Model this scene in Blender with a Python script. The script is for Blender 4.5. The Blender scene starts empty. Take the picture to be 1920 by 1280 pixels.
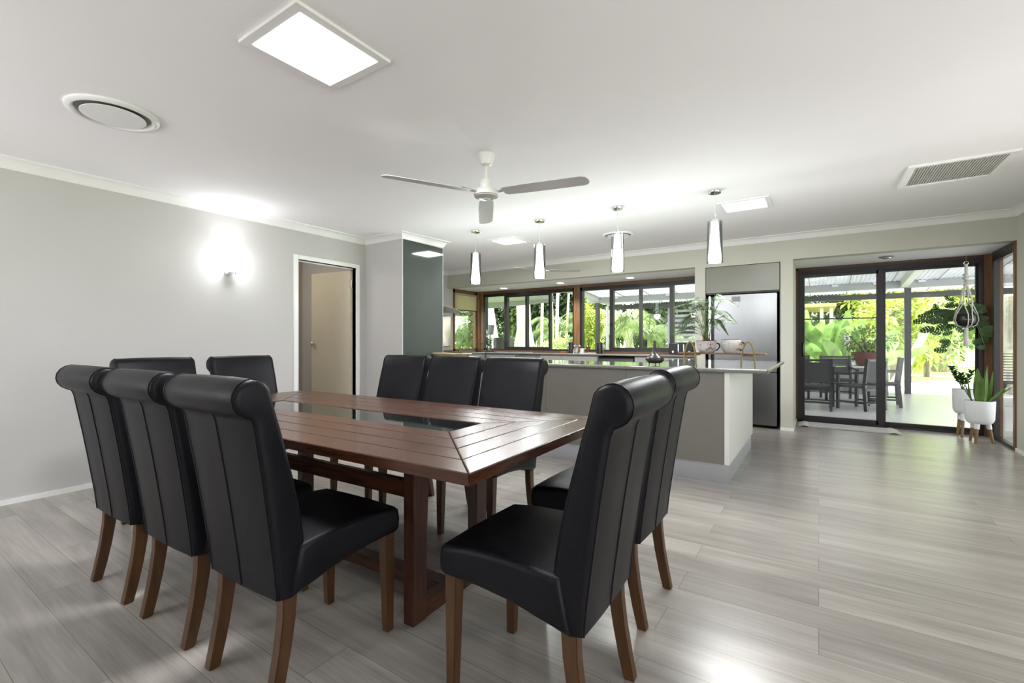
import bpy, bmesh, math, random
from mathutils import Vector, Matrix
PI = math.pi
R = math.radians
rnd = random.Random(7)
sc = bpy.context.scene
col = sc.collection

# ---------------------------------------------------------------- camera, sky, sun, exposure
cam = bpy.data.objects.new('camera', bpy.data.cameras.new('camera'))
col.objects.link(cam); sc.camera = cam
cam.location = (0, 0, 1.13); cam.rotation_euler = (R(90), 0, 0.5856)
cam.data.sensor_width = 36; cam.data.lens = 867 / 1920 * 36
cam.data.clip_start = .02; cam.data.clip_end = 300
w = bpy.data.worlds.new('world'); sc.world = w; w.use_nodes = True
bg = w.node_tree.nodes['Background']
bg.inputs[0].default_value = (.93, .96, 1.0, 1); bg.inputs[1].default_value = 2.9
sun = bpy.data.objects.new('sun', bpy.data.lights.new('sun', 'SUN')); col.objects.link(sun)
sun.data.energy = 9; sun.data.angle = R(1.5); sun.data.color = (1, .975, .94)
sun.rotation_euler = Vector((-.38, -.52, -1.0)).to_track_quat('-Z', 'Y').to_euler()
sc.view_settings.view_transform = 'Standard'; sc.view_settings.look = 'None'
sc.view_settings.gamma = 1; sc.view_settings.use_curve_mapping = False
sc.view_settings.exposure = 0.9
sc.cycles.max_bounces = 10; sc.cycles.diffuse_bounces = 5; sc.cycles.transparent_max_bounces = 16
sc.cycles.glossy_bounces = 4; sc.cycles.transmission_bounces = 6
sc.cycles.caustics_reflective = False; sc.cycles.caustics_refractive = False
sc.cycles.sample_clamp_indirect = 6
sc.cycles.use_denoising = True

def lamp(name, kind, loc, energy, color=(1, 1, 1), size=.1, rot=None, spot=None, sy=None):
    l = bpy.data.lights.new(name, kind); o = bpy.data.objects.new(name, l); col.objects.link(o)
    o.location = loc; l.energy = energy; l.color = color
    if kind == 'AREA':
        l.size = size
        if sy: l.shape = 'RECTANGLE'; l.size_y = sy
    else: l.shadow_soft_size = size
    if rot: o.rotation_euler = rot
    if spot: l.spot_size = spot; l.spot_blend = 1
    return o

# ---------------------------------------------------------------- materials
MATS = {}
def mat(name, c, rough=.5, metal=0, bump=0, bscale=60, var=0, vscale=8, stretch=(1, 1, 1), coat=0, spec=.5, emit=None, es=0, trans=0):
    if name in MATS: return MATS[name]
    m = bpy.data.materials.new(name); m.use_nodes = True; MATS[name] = m
    nt = m.node_tree; N = nt.nodes; L = nt.links; b = N['Principled BSDF']
    b.inputs['Base Color'].default_value = (*c, 1); b.inputs['Roughness'].default_value = rough
    b.inputs['Metallic'].default_value = metal; b.inputs['Coat Weight'].default_value = coat
    b.inputs['Coat Roughness'].default_value = .12
    b.inputs['Specular IOR Level'].default_value = spec
    tc = N.new('ShaderNodeTexCoord'); mp = N.new('ShaderNodeMapping'); mp.inputs['Scale'].default_value = stretch
    L.new(tc.outputs['Object'], mp.inputs[0])
    nz = N.new('ShaderNodeTexNoise'); nz.inputs['Scale'].default_value = vscale; nz.inputs['Detail'].default_value = 5
    L.new(mp.outputs[0], nz.inputs[0])
    rp = N.new('ShaderNodeValToRGB'); v = max(var, .02)
    rp.color_ramp.elements[0].position = .3; rp.color_ramp.elements[1].position = .7
    rp.color_ramp.elements[0].color = (*[x * (1 - v) for x in c], 1); rp.color_ramp.elements[1].color = (*[min(1, x * (1 + v)) for x in c], 1)
    L.new(nz.outputs[0], rp.inputs[0]); L.new(rp.outputs[0], b.inputs['Base Color'])
    if bump:
        n2 = N.new('ShaderNodeTexNoise'); n2.inputs['Scale'].default_value = bscale; n2.inputs['Detail'].default_value = 3
        L.new(mp.outputs[0], n2.inputs[0])
        bp = N.new('ShaderNodeBump'); bp.inputs['Strength'].default_value = bump; bp.inputs['Distance'].default_value = .01
        L.new(n2.outputs[0], bp.inputs['Height']); L.new(bp.outputs[0], b.inputs['Normal'])
    if es:
        b.inputs['Emission Color'].default_value = (*(emit or c), 1); b.inputs['Emission Strength'].default_value = es
    if trans:
        tr = N.new('ShaderNodeBsdfTranslucent'); L.new(rp.outputs[0], tr.inputs[0])
        mx = N.new('ShaderNodeMixShader'); mx.inputs[0].default_value = trans
        L.new(b.outputs[0], mx.inputs[1]); L.new(tr.outputs[0], mx.inputs[2]); L.new(mx.outputs[0], N['Material Output'].inputs[0])
    return m

def glass_mat(name, tint=(1, 1, 1), refl=.08, rough=.0, k=.45):
    m = bpy.data.materials.new(name); m.use_nodes = True; N = m.node_tree.nodes; L = m.node_tree.links
    N.remove(N['Principled BSDF'])
    t = N.new('ShaderNodeBsdfTransparent'); t.inputs[0].default_value = (*tint, 1)
    g = N.new('ShaderNodeBsdfGlossy'); g.inputs['Roughness'].default_value = rough
    lw = N.new('ShaderNodeFresnel'); lw.inputs[0].default_value = 1.45
    mu = N.new('ShaderNodeMath'); mu.operation = 'MULTIPLY_ADD'; mu.inputs[1].default_value = k; mu.inputs[2].default_value = refl
    mu.use_clamp = True
    L.new(lw.outputs[0], mu.inputs[0])
    mx = N.new('ShaderNodeMixShader'); L.new(mu.outputs[0], mx.inputs[0]); L.new(t.outputs[0], mx.inputs[1]); L.new(g.outputs[0], mx.inputs[2])
    L.new(mx.outputs[0], N['Material Output'].inputs[0]); return m

def floor_mat():
    m = bpy.data.materials.new('grey_oak_planks'); m.use_nodes = True; N = m.node_tree.nodes; L = m.node_tree.links; b = N['Principled BSDF']
    tc = N.new('ShaderNodeTexCoord')
    br = N.new('ShaderNodeTexBrick'); br.inputs['Scale'].default_value = 1; br.inputs['Brick Width'].default_value = 1.45; br.inputs['Row Height'].default_value = .182
    br.inputs['Mortar Size'].default_value = .0012; br.inputs['Mortar Smooth'].default_value = .3; br.offset = .37; br.inputs['Bias'].default_value = 0
    br.inputs['Color1'].default_value = (0, 0, 0, 1); br.inputs['Color2'].default_value = (1, 1, 1, 1); br.inputs['Mortar'].default_value = (.5, .5, .5, 1)
    L.new(tc.outputs['Object'], br.inputs[0])
    # per plank offset of the grain
    sep = N.new('ShaderNodeSeparateXYZ'); L.new(tc.outputs['Object'], sep.inputs[0])
    dv = N.new('ShaderNodeMath'); dv.operation = 'DIVIDE'; dv.inputs[1].default_value = .182; L.new(sep.outputs[1], dv.inputs[0])
    fl = N.new('ShaderNodeMath'); fl.operation = 'FLOOR'; L.new(dv.outputs[0], fl.inputs[0])
    m3 = N.new('ShaderNodeMath'); m3.operation = 'MULTIPLY'; m3.inputs[1].default_value = 3.71; L.new(fl.outputs[0], m3.inputs[0])
    ad = N.new('ShaderNodeMath'); L.new(sep.outputs[0], ad.inputs[0]); L.new(m3.outputs[0], ad.inputs[1])
    cb = N.new('ShaderNodeCombineXYZ'); L.new(ad.outputs[0], cb.inputs[0]); L.new(sep.outputs[1], cb.inputs[1])
    bc = N.new('ShaderNodeMath'); bc.operation = 'MULTIPLY'; bc.inputs[1].default_value = 9; L.new(br.outputs[0], bc.inputs[0]); L.new(bc.outputs[0], cb.inputs[2])
    mp = N.new('ShaderNodeMapping'); mp.inputs['Scale'].default_value = (.75, 9, 1); L.new(cb.outputs[0], mp.inputs[0])
    n1 = N.new('ShaderNodeTexNoise'); n1.inputs['Scale'].default_value = 1.6; n1.inputs['Detail'].default_value = 6; n1.inputs['Distortion'].default_value = .35; L.new(mp.outputs[0], n1.inputs[0])
    mp2 = N.new('ShaderNodeMapping'); mp2.inputs['Scale'].default_value = (1.6, 34, 1); L.new(cb.outputs[0], mp2.inputs[0])
    n2 = N.new('ShaderNodeTexNoise'); n2.inputs['Scale'].default_value = 3; n2.inputs['Detail'].default_value = 4; L.new(mp2.outputs[0], n2.inputs[0])
    r1 = N.new('ShaderNodeValToRGB'); e = r1.color_ramp.elements
    e[0].position = .2; e[0].color = (.25, .232, .212, 1); e[1].position = .8; e[1].color = (.425, .395, .37, 1)
    L.new(n1.outputs[0], r1.inputs[0])
    mx = N.new('ShaderNodeMixRGB'); mx.blend_type = 'OVERLAY'; mx.inputs[0].default_value = .22; L.new(r1.outputs[0], mx.inputs[1]); L.new(n2.outputs[0], mx.inputs[2])
    r2 = N.new('ShaderNodeValToRGB'); r2.color_ramp.elements[0].color = (.88, .87, .86, 1); r2.color_ramp.elements[1].color = (1.1, 1.09, 1.07, 1); L.new(br.outputs[0], r2.inputs[0])
    m2 = N.new('ShaderNodeMixRGB'); m2.blend_type = 'MULTIPLY'; m2.inputs[0].default_value = 1; L.new(mx.outputs[0], m2.inputs[1]); L.new(r2.outputs[0], m2.inputs[2])
    m4 = N.new('ShaderNodeMixRGB'); m4.inputs[2].default_value = (.16, .145, .13, 1); L.new(br.outputs['Fac'], m4.inputs[0]); L.new(m2.outputs[0], m4.inputs[1])
    L.new(m4.outputs[0], b.inputs['Base Color'])
    rr = N.new('ShaderNodeMapRange'); rr.inputs[3].default_value = .20; rr.inputs[4].default_value = .36; b.inputs['Roughness'].default_value = .27
    bp = N.new('ShaderNodeBump'); bp.inputs['Strength'].default_value = .06; bp.inputs['Distance'].default_value = .001; L.new(n2.outputs[0], bp.inputs['Height']); L.new(bp.outputs[0], b.inputs['Normal'])
    return m

def tile_mat():
    m = bpy.data.materials.new('patio_tiles'); m.use_nodes = True; N = m.node_tree.nodes; L = m.node_tree.links; b = N['Principled BSDF']
    tc = N.new('ShaderNodeTexCoord'); br = N.new('ShaderNodeTexBrick'); br.inputs['Scale'].default_value = 1
    br.offset = 0; br.inputs['Brick Width'].default_value = 1.2; br.inputs['Row Height'].default_value = 1.2; br.inputs['Mortar Size'].default_value = .004
    br.inputs['Color1'].default_value = (.52, .51, .51, 1); br.inputs['Color2'].default_value = (.55, .55, .53, 1); br.inputs['Mortar'].default_value = (.26, .26, .25, 1)
    mp = N.new('ShaderNodeMapping'); mp.inputs['Location'].default_value = (.3, .2, 0); L.new(tc.outputs['Object'], mp.inputs[0]); L.new(mp.outputs[0], br.inputs[0])
    L.new(br.outputs[0], b.inputs['Base Color']); b.inputs['Roughness'].default_value = .3; return m

def mark_mat(name, base, mark, scale, thr, rough):   # speckled enamel
    m = mat(name, base, rough, var=.04, vscale=12); N = m.node_tree.nodes; L = m.node_tree.links; b = N['Principled BSDF']
    n = N.new('ShaderNodeTexNoise'); n.inputs['Scale'].default_value = scale; n.inputs['Detail'].default_value = 4; tc = N.new('ShaderNodeTexCoord'); L.new(tc.outputs['Object'], n.inputs[0])
    r = N.new('ShaderNodeValToRGB'); r.color_ramp.elements[0].position = thr - .02; r.color_ramp.elements[1].position = thr + .02
    L.new(n.outputs[0], r.inputs[0]); mx = N.new('ShaderNodeMixRGB'); L.new(r.outputs[0], mx.inputs[0])
    src = b.inputs['Base Color'].links[0].from_socket; L.new(src, mx.inputs[1]); mx.inputs[2].default_value = (*mark, 1); L.new(mx.outputs[0], b.inputs['Base Color'])
    return m

WALL = mat('wall_paint', (.505, .495, .485), .75, var=.015, vscale=1.5, bump=.02, bscale=400)
WALL2 = mat('olive_grey_wall_paint', (.53, .525, .455), .75, var=.015, vscale=1.5)
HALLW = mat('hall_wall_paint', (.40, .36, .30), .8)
CEIL = mat('ceiling_paint', (.88, .87, .875), .8, var=.01, vscale=1)
WHITE = mat('white_gloss_paint', (.80, .80, .79), .35)
WFAN = mat('white_enamel', (.74, .74, .72), .3)
BLADE = mat('fan_blade_enamel', (.52, .52, .50), .4)
DOORP = mat('cream_door_paint', (.53, .48, .38), .5)
DGLASS = mat('dark_green_grey_back_painted_glass', (.052, .060, .055), .06, spec=.22)
LEATHER = mat('black_leather', (.0060, .0058, .0080), .40, spec=.17, bump=.12, bscale=260, var=.15, vscale=10)
LEGW = mat('chair_leg_wood', (.065, .027, .007), .38, var=.3, vscale=6, stretch=(6, 6, 1), bump=.05, bscale=30)
TWX = mat('jarrah_grain_x', (.058, .0205, .010), .26, var=.38, vscale=5, stretch=(1.2, 12, 12), bump=.10, bscale=30, coat=.12, spec=.4)
TWY = mat('jarrah_grain_y', (.060, .022, .0105), .26, var=.38, vscale=5, stretch=(12, 1.2, 12), bump=.10, bscale=30, coat=.12, spec=.4)
TWZ = mat('jarrah_grain_z', (.048, .016, .008), .38, var=.4, vscale=5, stretch=(12, 12, 1.2), bump=.1, bscale=30)
BGLASS = mat('black_table_glass', (.006, .007, .007), .03)
CHROME = mat('chrome', (.75, .75, .75), .12, metal=1)
STEEL = mat('brushed_steel', (.24, .24, .248), .30, metal=1, var=.05, vscale=4, stretch=(40, 40, 1))
KICK = mat('brushed_aluminium_kickboard', (.66, .68, .74), .32, metal=.8, var=.04, vscale=3)
CABF = mat('island_front_laminate', (.185, .175, .155), .42, var=.02)
CABE = mat('island_end_laminate', (.74, .75, .71), .4, var=.02)
CABB = mat('kitchen_cabinet_laminate', (.40, .40, .385), .4, var=.02)
CABT = mat('olive_cabinet_laminate', (.20, .20, .165), .35, var=.04, vscale=3)
STONE = mat('polished_grey_stone', (.13, .135, .12), .045, var=.25, vscale=90, coat=.4)
STEDGE = mat('stone_rolled_edge', (.20, .205, .18), .16, var=.15, vscale=120)
BLACKAL = mat('black_window_aluminium', (.016, .014, .015), .35)
TIMBER = mat('stained_window_timber', (.17, .085, .035), .45, var=.25, vscale=5, stretch=(10, 10, 1))
TIMBERX = mat('stained_window_timber_x', (.115, .058, .028), .45, var=.25, vscale=5, stretch=(1, 10, 10))
TIMBERD = mat('dark_stained_timber', (.075, .035, .018), .45, var=.25, vscale=5, stretch=(10, 10, 1))
BLACK = mat('black_plastic', (.008, .008, .009), .35)
DARKC = mat('dark_ceramic', (.020, .016, .014), .32, var=.3, vscale=30)
WOODB = mat('pale_rustic_wood', (.42, .31, .15), .6, var=.35, vscale=7, stretch=(1, 6, 6))
TRAYW = mat('tray_wood', (.23, .10, .045), .4, var=.25, vscale=6, stretch=(1, 8, 8))
BRASS = mat('aged_brass_strap', (.26, .20, .07), .4, metal=.6)
POTW = mat('white_planter_ceramic', (.72, .73, .74), .45, bump=.25, bscale=26)
PLEG = mat('planter_leg_wood', (.19, .115, .045), .55, var=.25, vscale=8, stretch=(6, 6, 1))
SOIL = mat('soil', (.03, .022, .015), .9, bump=.5, bscale=80)
ENAMEL = mark_mat('crackled_white_enamel', (.62, .60, .58), (.10, .08, .07), 75, .64, .35)
ROPE = mat('cotton_rope', (.62, .60, .55), .9, bump=.6, bscale=120)
SHADE = mat('lit_opal_glass', (.95, .97, .96), .4, emit=(.90, 1, .97), es=7)
SCON = mat('lit_sconce_glass', (.95, .95, .97), .4, emit=(.96, .97, 1), es=4)
LEDM = mat('lit_downlight', (.95, .95, 1), .4, emit=(.95, .96, 1), es=6)
DIFF = mat('lit_skylight_diffuser', (.9, .9, .9), .5, emit=(1, 1, 1), es=.55)
DIFF2 = mat('skylight_shaft_panel', (.85, .85, .85), .5, emit=(1, 1, 1), es=.22)
GREY = mat('grey_metal', (.22, .22, .22), .5)
GRILLE = mat('grille_grey', (.58, .58, .54), .6)
BLIND = mat('cream_roller_blind', (.60, .55, .38), .8, trans=.45)
RED = mat('red_fruit', (.6, .03, .02), .4)
AMBER = mat('amber_glass', (.09, .03, .01), .15)
LABELW = mat('white_label', (.7, .7, .7), .6)
FABRIC = mat('woven_cotton_mat', (.58, .57, .56), .95, bump=.7, bscale=220, var=.1, vscale=30)
PATIO = tile_mat()
LAWN = mat('lawn_grass', (.36, .47, .17), .9, var=.25, vscale=.8, bump=.4, bscale=30)
PAVE = mat('pale_concrete', (.74, .72, .72), .8, var=.05)
ROOFU = mat('roof_sheet', (.60, .605, .62), .45, var=.04, trans=.5)
BEAMG = mat('grey_beam_paint', (.36, .37, .38), .5)
BEAMW = mat('white_beam_paint', (.62, .62, .58), .5)
POSTG = mat('charcoal_post_paint', (.045, .045, .05), .45)
BLOCK = mat('grey_blockwork', (.17, .17, .16), .85, var=.2, vscale=6)
OUTCH = mat('outdoor_black_frame', (.022, .022, .026), .4)
SLING = mat('outdoor_black_sling', (.045, .045, .05), .7)
MAROON = mat('maroon_glazed_pot', (.13, .045, .04), .3)
BARKP = mat('pale_bark', (.60, .55, .47), .85, var=.35, vscale=3, stretch=(5, 5, .6), bump=.6, bscale=14)
BARKD = mat('brown_bark', (.20, .16, .12), .9, var=.3, vscale=5, stretch=(5, 5, .6), bump=.6, bscale=14)
def leafm(n, c, t=.45): return mat(n, c, .5, var=.42, vscale=3.5, trans=t)
LF_D = leafm('deep_green_leaf', (.10, .155, .075))
LF_M = leafm('mid_green_leaf', (.22, .31, .11))
LF_Y = leafm('yellow_green_leaf', (.50, .58, .13))
LF_L = leafm('pale_green_leaf', (.46, .56, .25))
LF_B = leafm('banana_leaf', (.26, .42, .12), .4)
LF_H = leafm('houseplant_leaf', (.035, .085, .02), .12)
LF_HP = leafm('palm_houseplant_leaf', (.07, .13, .045), .2)
LF_S = leafm('snake_plant_leaf', (.11, .20, .035), .2)
GLASS = glass_mat('window_glass', (.97, .98, .98), .0)
CLEAR = glass_mat('clear_shade_glass', (.93, .95, .95), .06, .02, .8)
FLOORM = floor_mat()

# ---------------------------------------------------------------- mesh builder
def rootloc(o):
    v = Vector((0, 0, 0))
    while o is not None: v += Vector(o.location); o = o.parent
    return v
class MB:
    def __init__(s): s.v = []; s.f = []; s.mi = []; s.m = 0
    def add(s, vs, fs):
        b = len(s.v); s.v += [tuple(x) for x in vs]
        for f in fs: s.f.append([b + i for i in f]); s.mi.append(s.m)
        return s
    def box(s, x0, x1, y0, y1, z0, z1):
        vs = [(x, y, z) for z in (z0, z1) for y in (y0, y1) for x in (x0, x1)]
        return s.add(vs, [(0, 2, 3, 1), (4, 5, 7, 6), (0, 1, 5, 4), (2, 6, 7, 3), (0, 4, 6, 2), (1, 3, 7, 5)])
    def bar(s, p, q, w, h, w2=None, h2=None, up=(0, 0, 1)):
        p = Vector(p); q = Vector(q); d = (q - p).normalized(); u = Vector(up)
        if abs(d.dot(u)) > .95: u = Vector((0, 1, 0))
        a = d.cross(u).normalized(); b = a.cross(d)
        w2 = w if w2 is None else w2; h2 = h if h2 is None else h2
        vs = []
        for c, ww, hh in ((p, w, h), (q, w2, h2)):
            for i, j in ((-1, -1), (1, -1), (1, 1), (-1, 1)): vs.append(c + a * (i * ww / 2) + b * (j * hh / 2))
        return s.add(vs, [(3, 2, 1, 0), (4, 5, 6, 7), (0, 1, 5, 4), (1, 2, 6, 5), (2, 3, 7, 6), (3, 0, 4, 7)])
    def tube(s, pts, r, n=8, cap=True):
        pts = [Vector(p) for p in pts]; k = len(pts)
        if not isinstance(r, (list, tuple)): r = [r] * k
        vs = []; a = None
        for i, p in enumerate(pts):
            d = (pts[min(i + 1, k - 1)] - pts[max(i - 1, 0)]).normalized()
            if a is None:
                a = d.cross(Vector((0, 0, 1)))
                if a.length < .1: a = d.cross(Vector((1, 0, 0)))
            a = (a - d * a.dot(d)).normalized(); b = d.cross(a)
            for j in range(n): t = 2 * PI * j / n; vs.append(p + (a * math.cos(t) + b * math.sin(t)) * r[i])
        fs = [(i * n + j, i * n + (j + 1) % n, (i + 1) * n + (j + 1) % n, (i + 1) * n + j) for i in range(k - 1) for j in range(n)]
        if cap: fs += [tuple(range(n))[::-1], tuple(range((k - 1) * n, k * n))]
        return s.add(vs, fs)
    def lathe(s, prof, c=(0, 0, 0), n=24, cap=True, sx=1, sy=1):
        vs = []; k = len(prof)
        for r, z in prof:
            for j in range(n): t = 2 * PI * j / n; vs.append((c[0] + r * sx * math.cos(t), c[1] + r * sy * math.sin(t), c[2] + z))
        fs = [(i * n + j, i * n + (j + 1) % n, (i + 1) * n + (j + 1) % n, (i + 1) * n + j) for i in range(k - 1) for j in range(n)]
        if cap: fs += [tuple(range(n))[::-1], tuple(range((k - 1) * n, k * n))]
        return s.add(vs, fs)
    def prism(s, poly, axis, a0, a1):      # polygon extruded along an axis
        def P(u, v, a): return {'x': (a, u, v), 'y': (u, a, v), 'z': (u, v, a)}[axis]
        n = len(poly); vs = [P(u, v, a0) for u, v in poly] + [P(u, v, a1) for u, v in poly]
        fs = [tuple(range(n)), tuple(range(n, 2 * n))[::-1]] + [(i, (i + 1) % n, n + (i + 1) % n, n + i) for i in range(n)]
        return s.add(vs, fs)
    def leaf(s, p, d, L, W, up=(0, 0, 1), bend=.3, n=3):   # pointed blade with fold and droop
        p = Vector(p); d = Vector(d).normalized(); a = d.cross(Vector(up))
        if a.length < .05: a = d.cross(Vector((1, 0, 0)))
        a.normalize(); nn = a.cross(d)
        vs = [p]; 
        for i in range(1, n):
            t = i / n; c = p + d * (L * t) - Vector((0, 0, 1)) * (bend * L * t * t); ww = W / 2 * math.sin(PI * min(t * 1.05, 1)) ** .8
            vs += [c - a * ww + nn * ww * .25, c + a * ww + nn * ww * .25]
        vs.append(p + d * L - Vector((0, 0, 1)) * (bend * L))
        fs = [(0, 2, 1)] + [(2 * i - 1, 2 * i, 2 * i + 2, 2 * i + 1) for i in range(1, n - 1)] + [(2 * n - 3, 2 * n - 2, 2 * n - 1)]
        return s.add(vs, fs)
    def build(s, name, m, parent=None, smooth=0, bevel=0, seg=2, world=True):
        me = bpy.data.meshes.new(name); off = rootloc(parent) if (parent is not None and world) else Vector((0, 0, 0))
        me.from_pydata([(x - off.x, y - off.y, z - off.z) for x, y, z in s.v], [], s.f)
        bm = bmesh.new(); bm.from_mesh(me); bmesh.ops.recalc_face_normals(bm, faces=bm.faces)
        if bevel:
            ed = [e for e in bm.edges if len(e.link_faces) == 2 and e.calc_face_angle(0) > .6]
            bmesh.ops.bevel(bm, geom=ed, offset=bevel, segments=seg, affect='EDGES', clamp_overlap=True)
        bm.to_mesh(me); bm.free()
        ms = m if isinstance(m, (list, tuple)) else [m]
        for x in ms: me.materials.append(x)
        if len(ms) > 1 and not bevel:
            for p, i in zip(me.polygons, s.mi): p.material_index = i
        if smooth:
            me.shade_smooth(); me.set_sharp_from_angle(angle=R(smooth))
        o = bpy.data.objects.new(name, me); col.objects.link(o); o.parent = parent
        return o
def tag(o, label=None, cat=None, group=None, kind=None):
    if label: o['label'] = label
    if cat: o['category'] = cat
    if group: o['group'] = group
    if kind: o['kind'] = kind
    return o
def thing(name, label, cat, loc=(0, 0, 0), rz=0, group=None):
    o = bpy.data.objects.new(name, None); col.objects.link(o); o.empty_display_size = .1
    o.location = loc; o.rotation_euler = (0, 0, rz); return tag(o, label, cat, group)
KIDS = {}
def copy_tree(o, parent=None):
    c = o.copy(); col.objects.link(c); c.parent = parent
    for ch in list(o.children): copy_tree(ch, c)
    return c
def again(src, loc, rz, label, group=None):
    c = copy_tree(src); c.location = loc; c.rotation_euler = (0, 0, rz); tag(c, label, None, group); return c
def B(*a): return MB().box(*a)
def struct(mb, name, m, parent=None, **k):
    o = mb.build(name, m, parent, **k)
    if parent is None: o['kind'] = 'structure'
    return o

# ---------------------------------------------------------------- room shell
XL, YF, YG = -4.69, 6.82, 7.80          # left wall, far wall face, window plane
XR, CZ = 1.70, 2.40
def cz(y): return CZ + max(0, y - 3.93) * .031
struct(B(-6.4, 3.2, -1.6, YG + .06, -.12, 0), 'floor', FLOORM)
c = MB()
for x0, x1, y0, y1 in ((-6.4, 3.2, -1.6, 3.93), (-6.4, 3.2, 3.93, 7.0)):
    vs = [(x, y, cz(y) + t) for t in (0, .12) for y in (y0, y1) for x in (x0, x1)]
    c.add(vs, [(0, 2, 3, 1), (4, 5, 7, 6), (0, 1, 5, 4), (2, 6, 7, 3), (0, 4, 6, 2), (1, 3, 7, 5)])
c.box(-6.4, 1.9, 6.97, 8.0, 2.17, 2.30)
struct(c, 'ceiling', CEIL)
# left wall with the doorway
DY0, DY1, DZ = 2.885, 3.635, 2.02
wl = MB().box(XL - .1, XL, -1.6, DY0, 0, 2.41).box(XL - .1, XL, DY1, 3.78, 0, 2.41).box(XL - .1, XL, DY0, DY1, DZ, 2.41)
struct(wl, 'wall_left', WALL)
struct(B(-6.15, -4.04, 3.78, 4.48, 0, 2.43), 'wall_pier', WALL)
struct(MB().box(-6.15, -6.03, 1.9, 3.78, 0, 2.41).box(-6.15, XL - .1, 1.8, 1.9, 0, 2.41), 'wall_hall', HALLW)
wk = MB().box(-6.15, -6.03, 4.48, 6.98, 0, 2.5).box(-6.15, -6.03, 6.98, 7.9, 0, .95)
struct(wk, 'wall_kitchen', WALL)
wf = MB().box(-6.15, -1.446, YF, YF + .15, 2.17, 2.5).box(-1.446, -1.308, YF, YG + .06, 0, 2.5)
wf.box(-1.308, -.408, YF, YF + .12, 2.15, 2.5).box(-1.308, -.408, YG - .1, YG + .06, 0, 2.17)
wf.box(-.408, -.27, YF, YG + .06, 0, 2.5).box(-.27, XR + .12, YF, YF + .15, 2.17, 2.5)
wf.box(-6.03, -1.446, YG - .02, YG + .12, 0, .93)
struct(wf, 'wall_far', WALL2)
struct(MB().box(XR, XR + .14, 4.4, YF + .02, 0, 2.5).box(XR, XR + .14, 2.2, 4.4, 0, .9).box(XR, XR + .14, 2.2, 4.4, 2.1, 2.45).box(XR, XR + .14, 1.4, 2.2, 0, 2.45), 'wall_right', WALL2)
struct(MB().box(-6.4, -5.0, -1.7, -1.6, 0, 2.42).box(-5.0, -2.3, -1.7, -1.6, 0, .8).box(-5.0, -2.3, -1.7, -1.6, 2.1, 2.42).box(-2.3, 1.6, -1.7, -1.6, 0, 2.42).box(1.6, 3.2, -1.7, -1.6, 2.1, 2.42).box(3.1, 3.2, -1.6, 1.4, 0, .8).box(3.1, 3.2, -1.6, 1.4, 2.0, 2.42), 'wall_back', WALL)
# dark glass splash panel on the pier side
struct(B(-4.04, -4.031, 3.795, 4.465, .93, 2.325), 'trim_1', DGLASS)
# cornices: cove profile along axis
def cornice(name, pts, flip):
    """pts: list of (x, y) wall corners; room is to the left of travel if flip=1"""
    prof = [(0, -.075), (.006, -.075), (.012, -.062), (.022, -.042), (.038, -.024), (.058, -.013), (.072, -.010), (.075, 0), (0, 0)]
    n = len(pts); mbn = MB(); rings = []
    for i, p in enumerate(pts):
        p = Vector(p); dirs = []
        if i > 0: dirs.append((p - Vector(pts[i - 1])).normalized())
        if i < n - 1: dirs.append((Vector(pts[i + 1]) - p).normalized())
        ns = [Vector((-d.y, d.x)) * flip for d in dirs]
        m = ns[0] if len(ns) == 1 else (ns[0] + ns[1]) / max(.3, (1 + ns[0].dot(ns[1])))
        rings.append([(p.x + m.x * u, p.y + m.y * u, cz(p.y) + z) for u, z in prof])
    k = len(prof)
    mbn.add([v for r_ in rings for v in r_], [(i * k + j, i * k + (j + 1) % k, (i + 1) * k + (j + 1) % k, (i + 1) * k + j) for i in range(n - 1) for j in range(k)] + [tuple(range(k)), tuple(range((n - 1) * k, n * k))])
    return struct(mbn, name, WHITE, smooth=30)
cornice('trim_2', [(XL, -1.6), (XL, 3.78), (-4.04, 3.78), (-4.04, 4.48), (-6.03, 4.48), (-6.03, YF), (XR, YF), (XR, 1.4)], -1)
# skirting
struct(MB().box(XL, XL + .012, -1.6, DY0 - .05, 0, .035), 'baseboard_left', WHITE)
struct(MB().box(XR - .012, XR, 3.4, YF, 0, .035).box(XR - .012, XR, YF, YF + .02, 0, .035), 'baseboard_right', WHITE)
struct(MB().box(-.408, -.258, YF - .012, YF, 0, .035).box(-.27, -.258, YF, 7.7, 0, .035), 'baseboard_far', WHITE)
# door set in left wall
dr = MB().box(XL - .11, XL + .016, DY0 - .05, DY0, 0, DZ + .045).box(XL - .11, XL + .016, DY1, DY1 + .05, 0, DZ + .045).box(XL - .11, XL + .016, DY0, DY1, DZ, DZ + .045)
dr.box(XL - .07, XL - .05, DY0, DY0 + .012, 0, DZ).box(XL - .07, XL - .05, DY0, DY1, DZ - .014, DZ)
struct(dr, 'trim_3', WHITE, bevel=.004)
leafd = MB(); leafd.bar((XL - .055, DY1 - .021, .998), (-5.43, 3.545, .998), .036, 1.99)
d1 = struct(leafd, 'door_1', DOORP)
kn = MB().lathe([(.012, 0), (.012, .03), (.028, .036), (.03, .05), (.02, .062)], n=16)
for side in (1,):
    k_ = MB()
    for v, f in ((kn.v, kn.f),):
        k_.add([(-5.37 + x, 3.535 - z, 1.10 + y) for x, y, z in v], f)
    k_.lathe([(.03, 0), (.03, .006)], (-5.37, 3.53, 1.10), 16) if False else None
    k_.build('door_knob', CHROME, d1, smooth=40)
MB().box(-5.455, -5.43, 3.52, 3.57, 1.08, 1.12).build('latch_plate', CHROME, d1)
for z in (1.83, .25):
    MB().box(XL - .075, XL - .035, DY1 - .045, DY1 - .0005, z - .045, z + .045).build('hinge', CHROME, d1)

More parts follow.
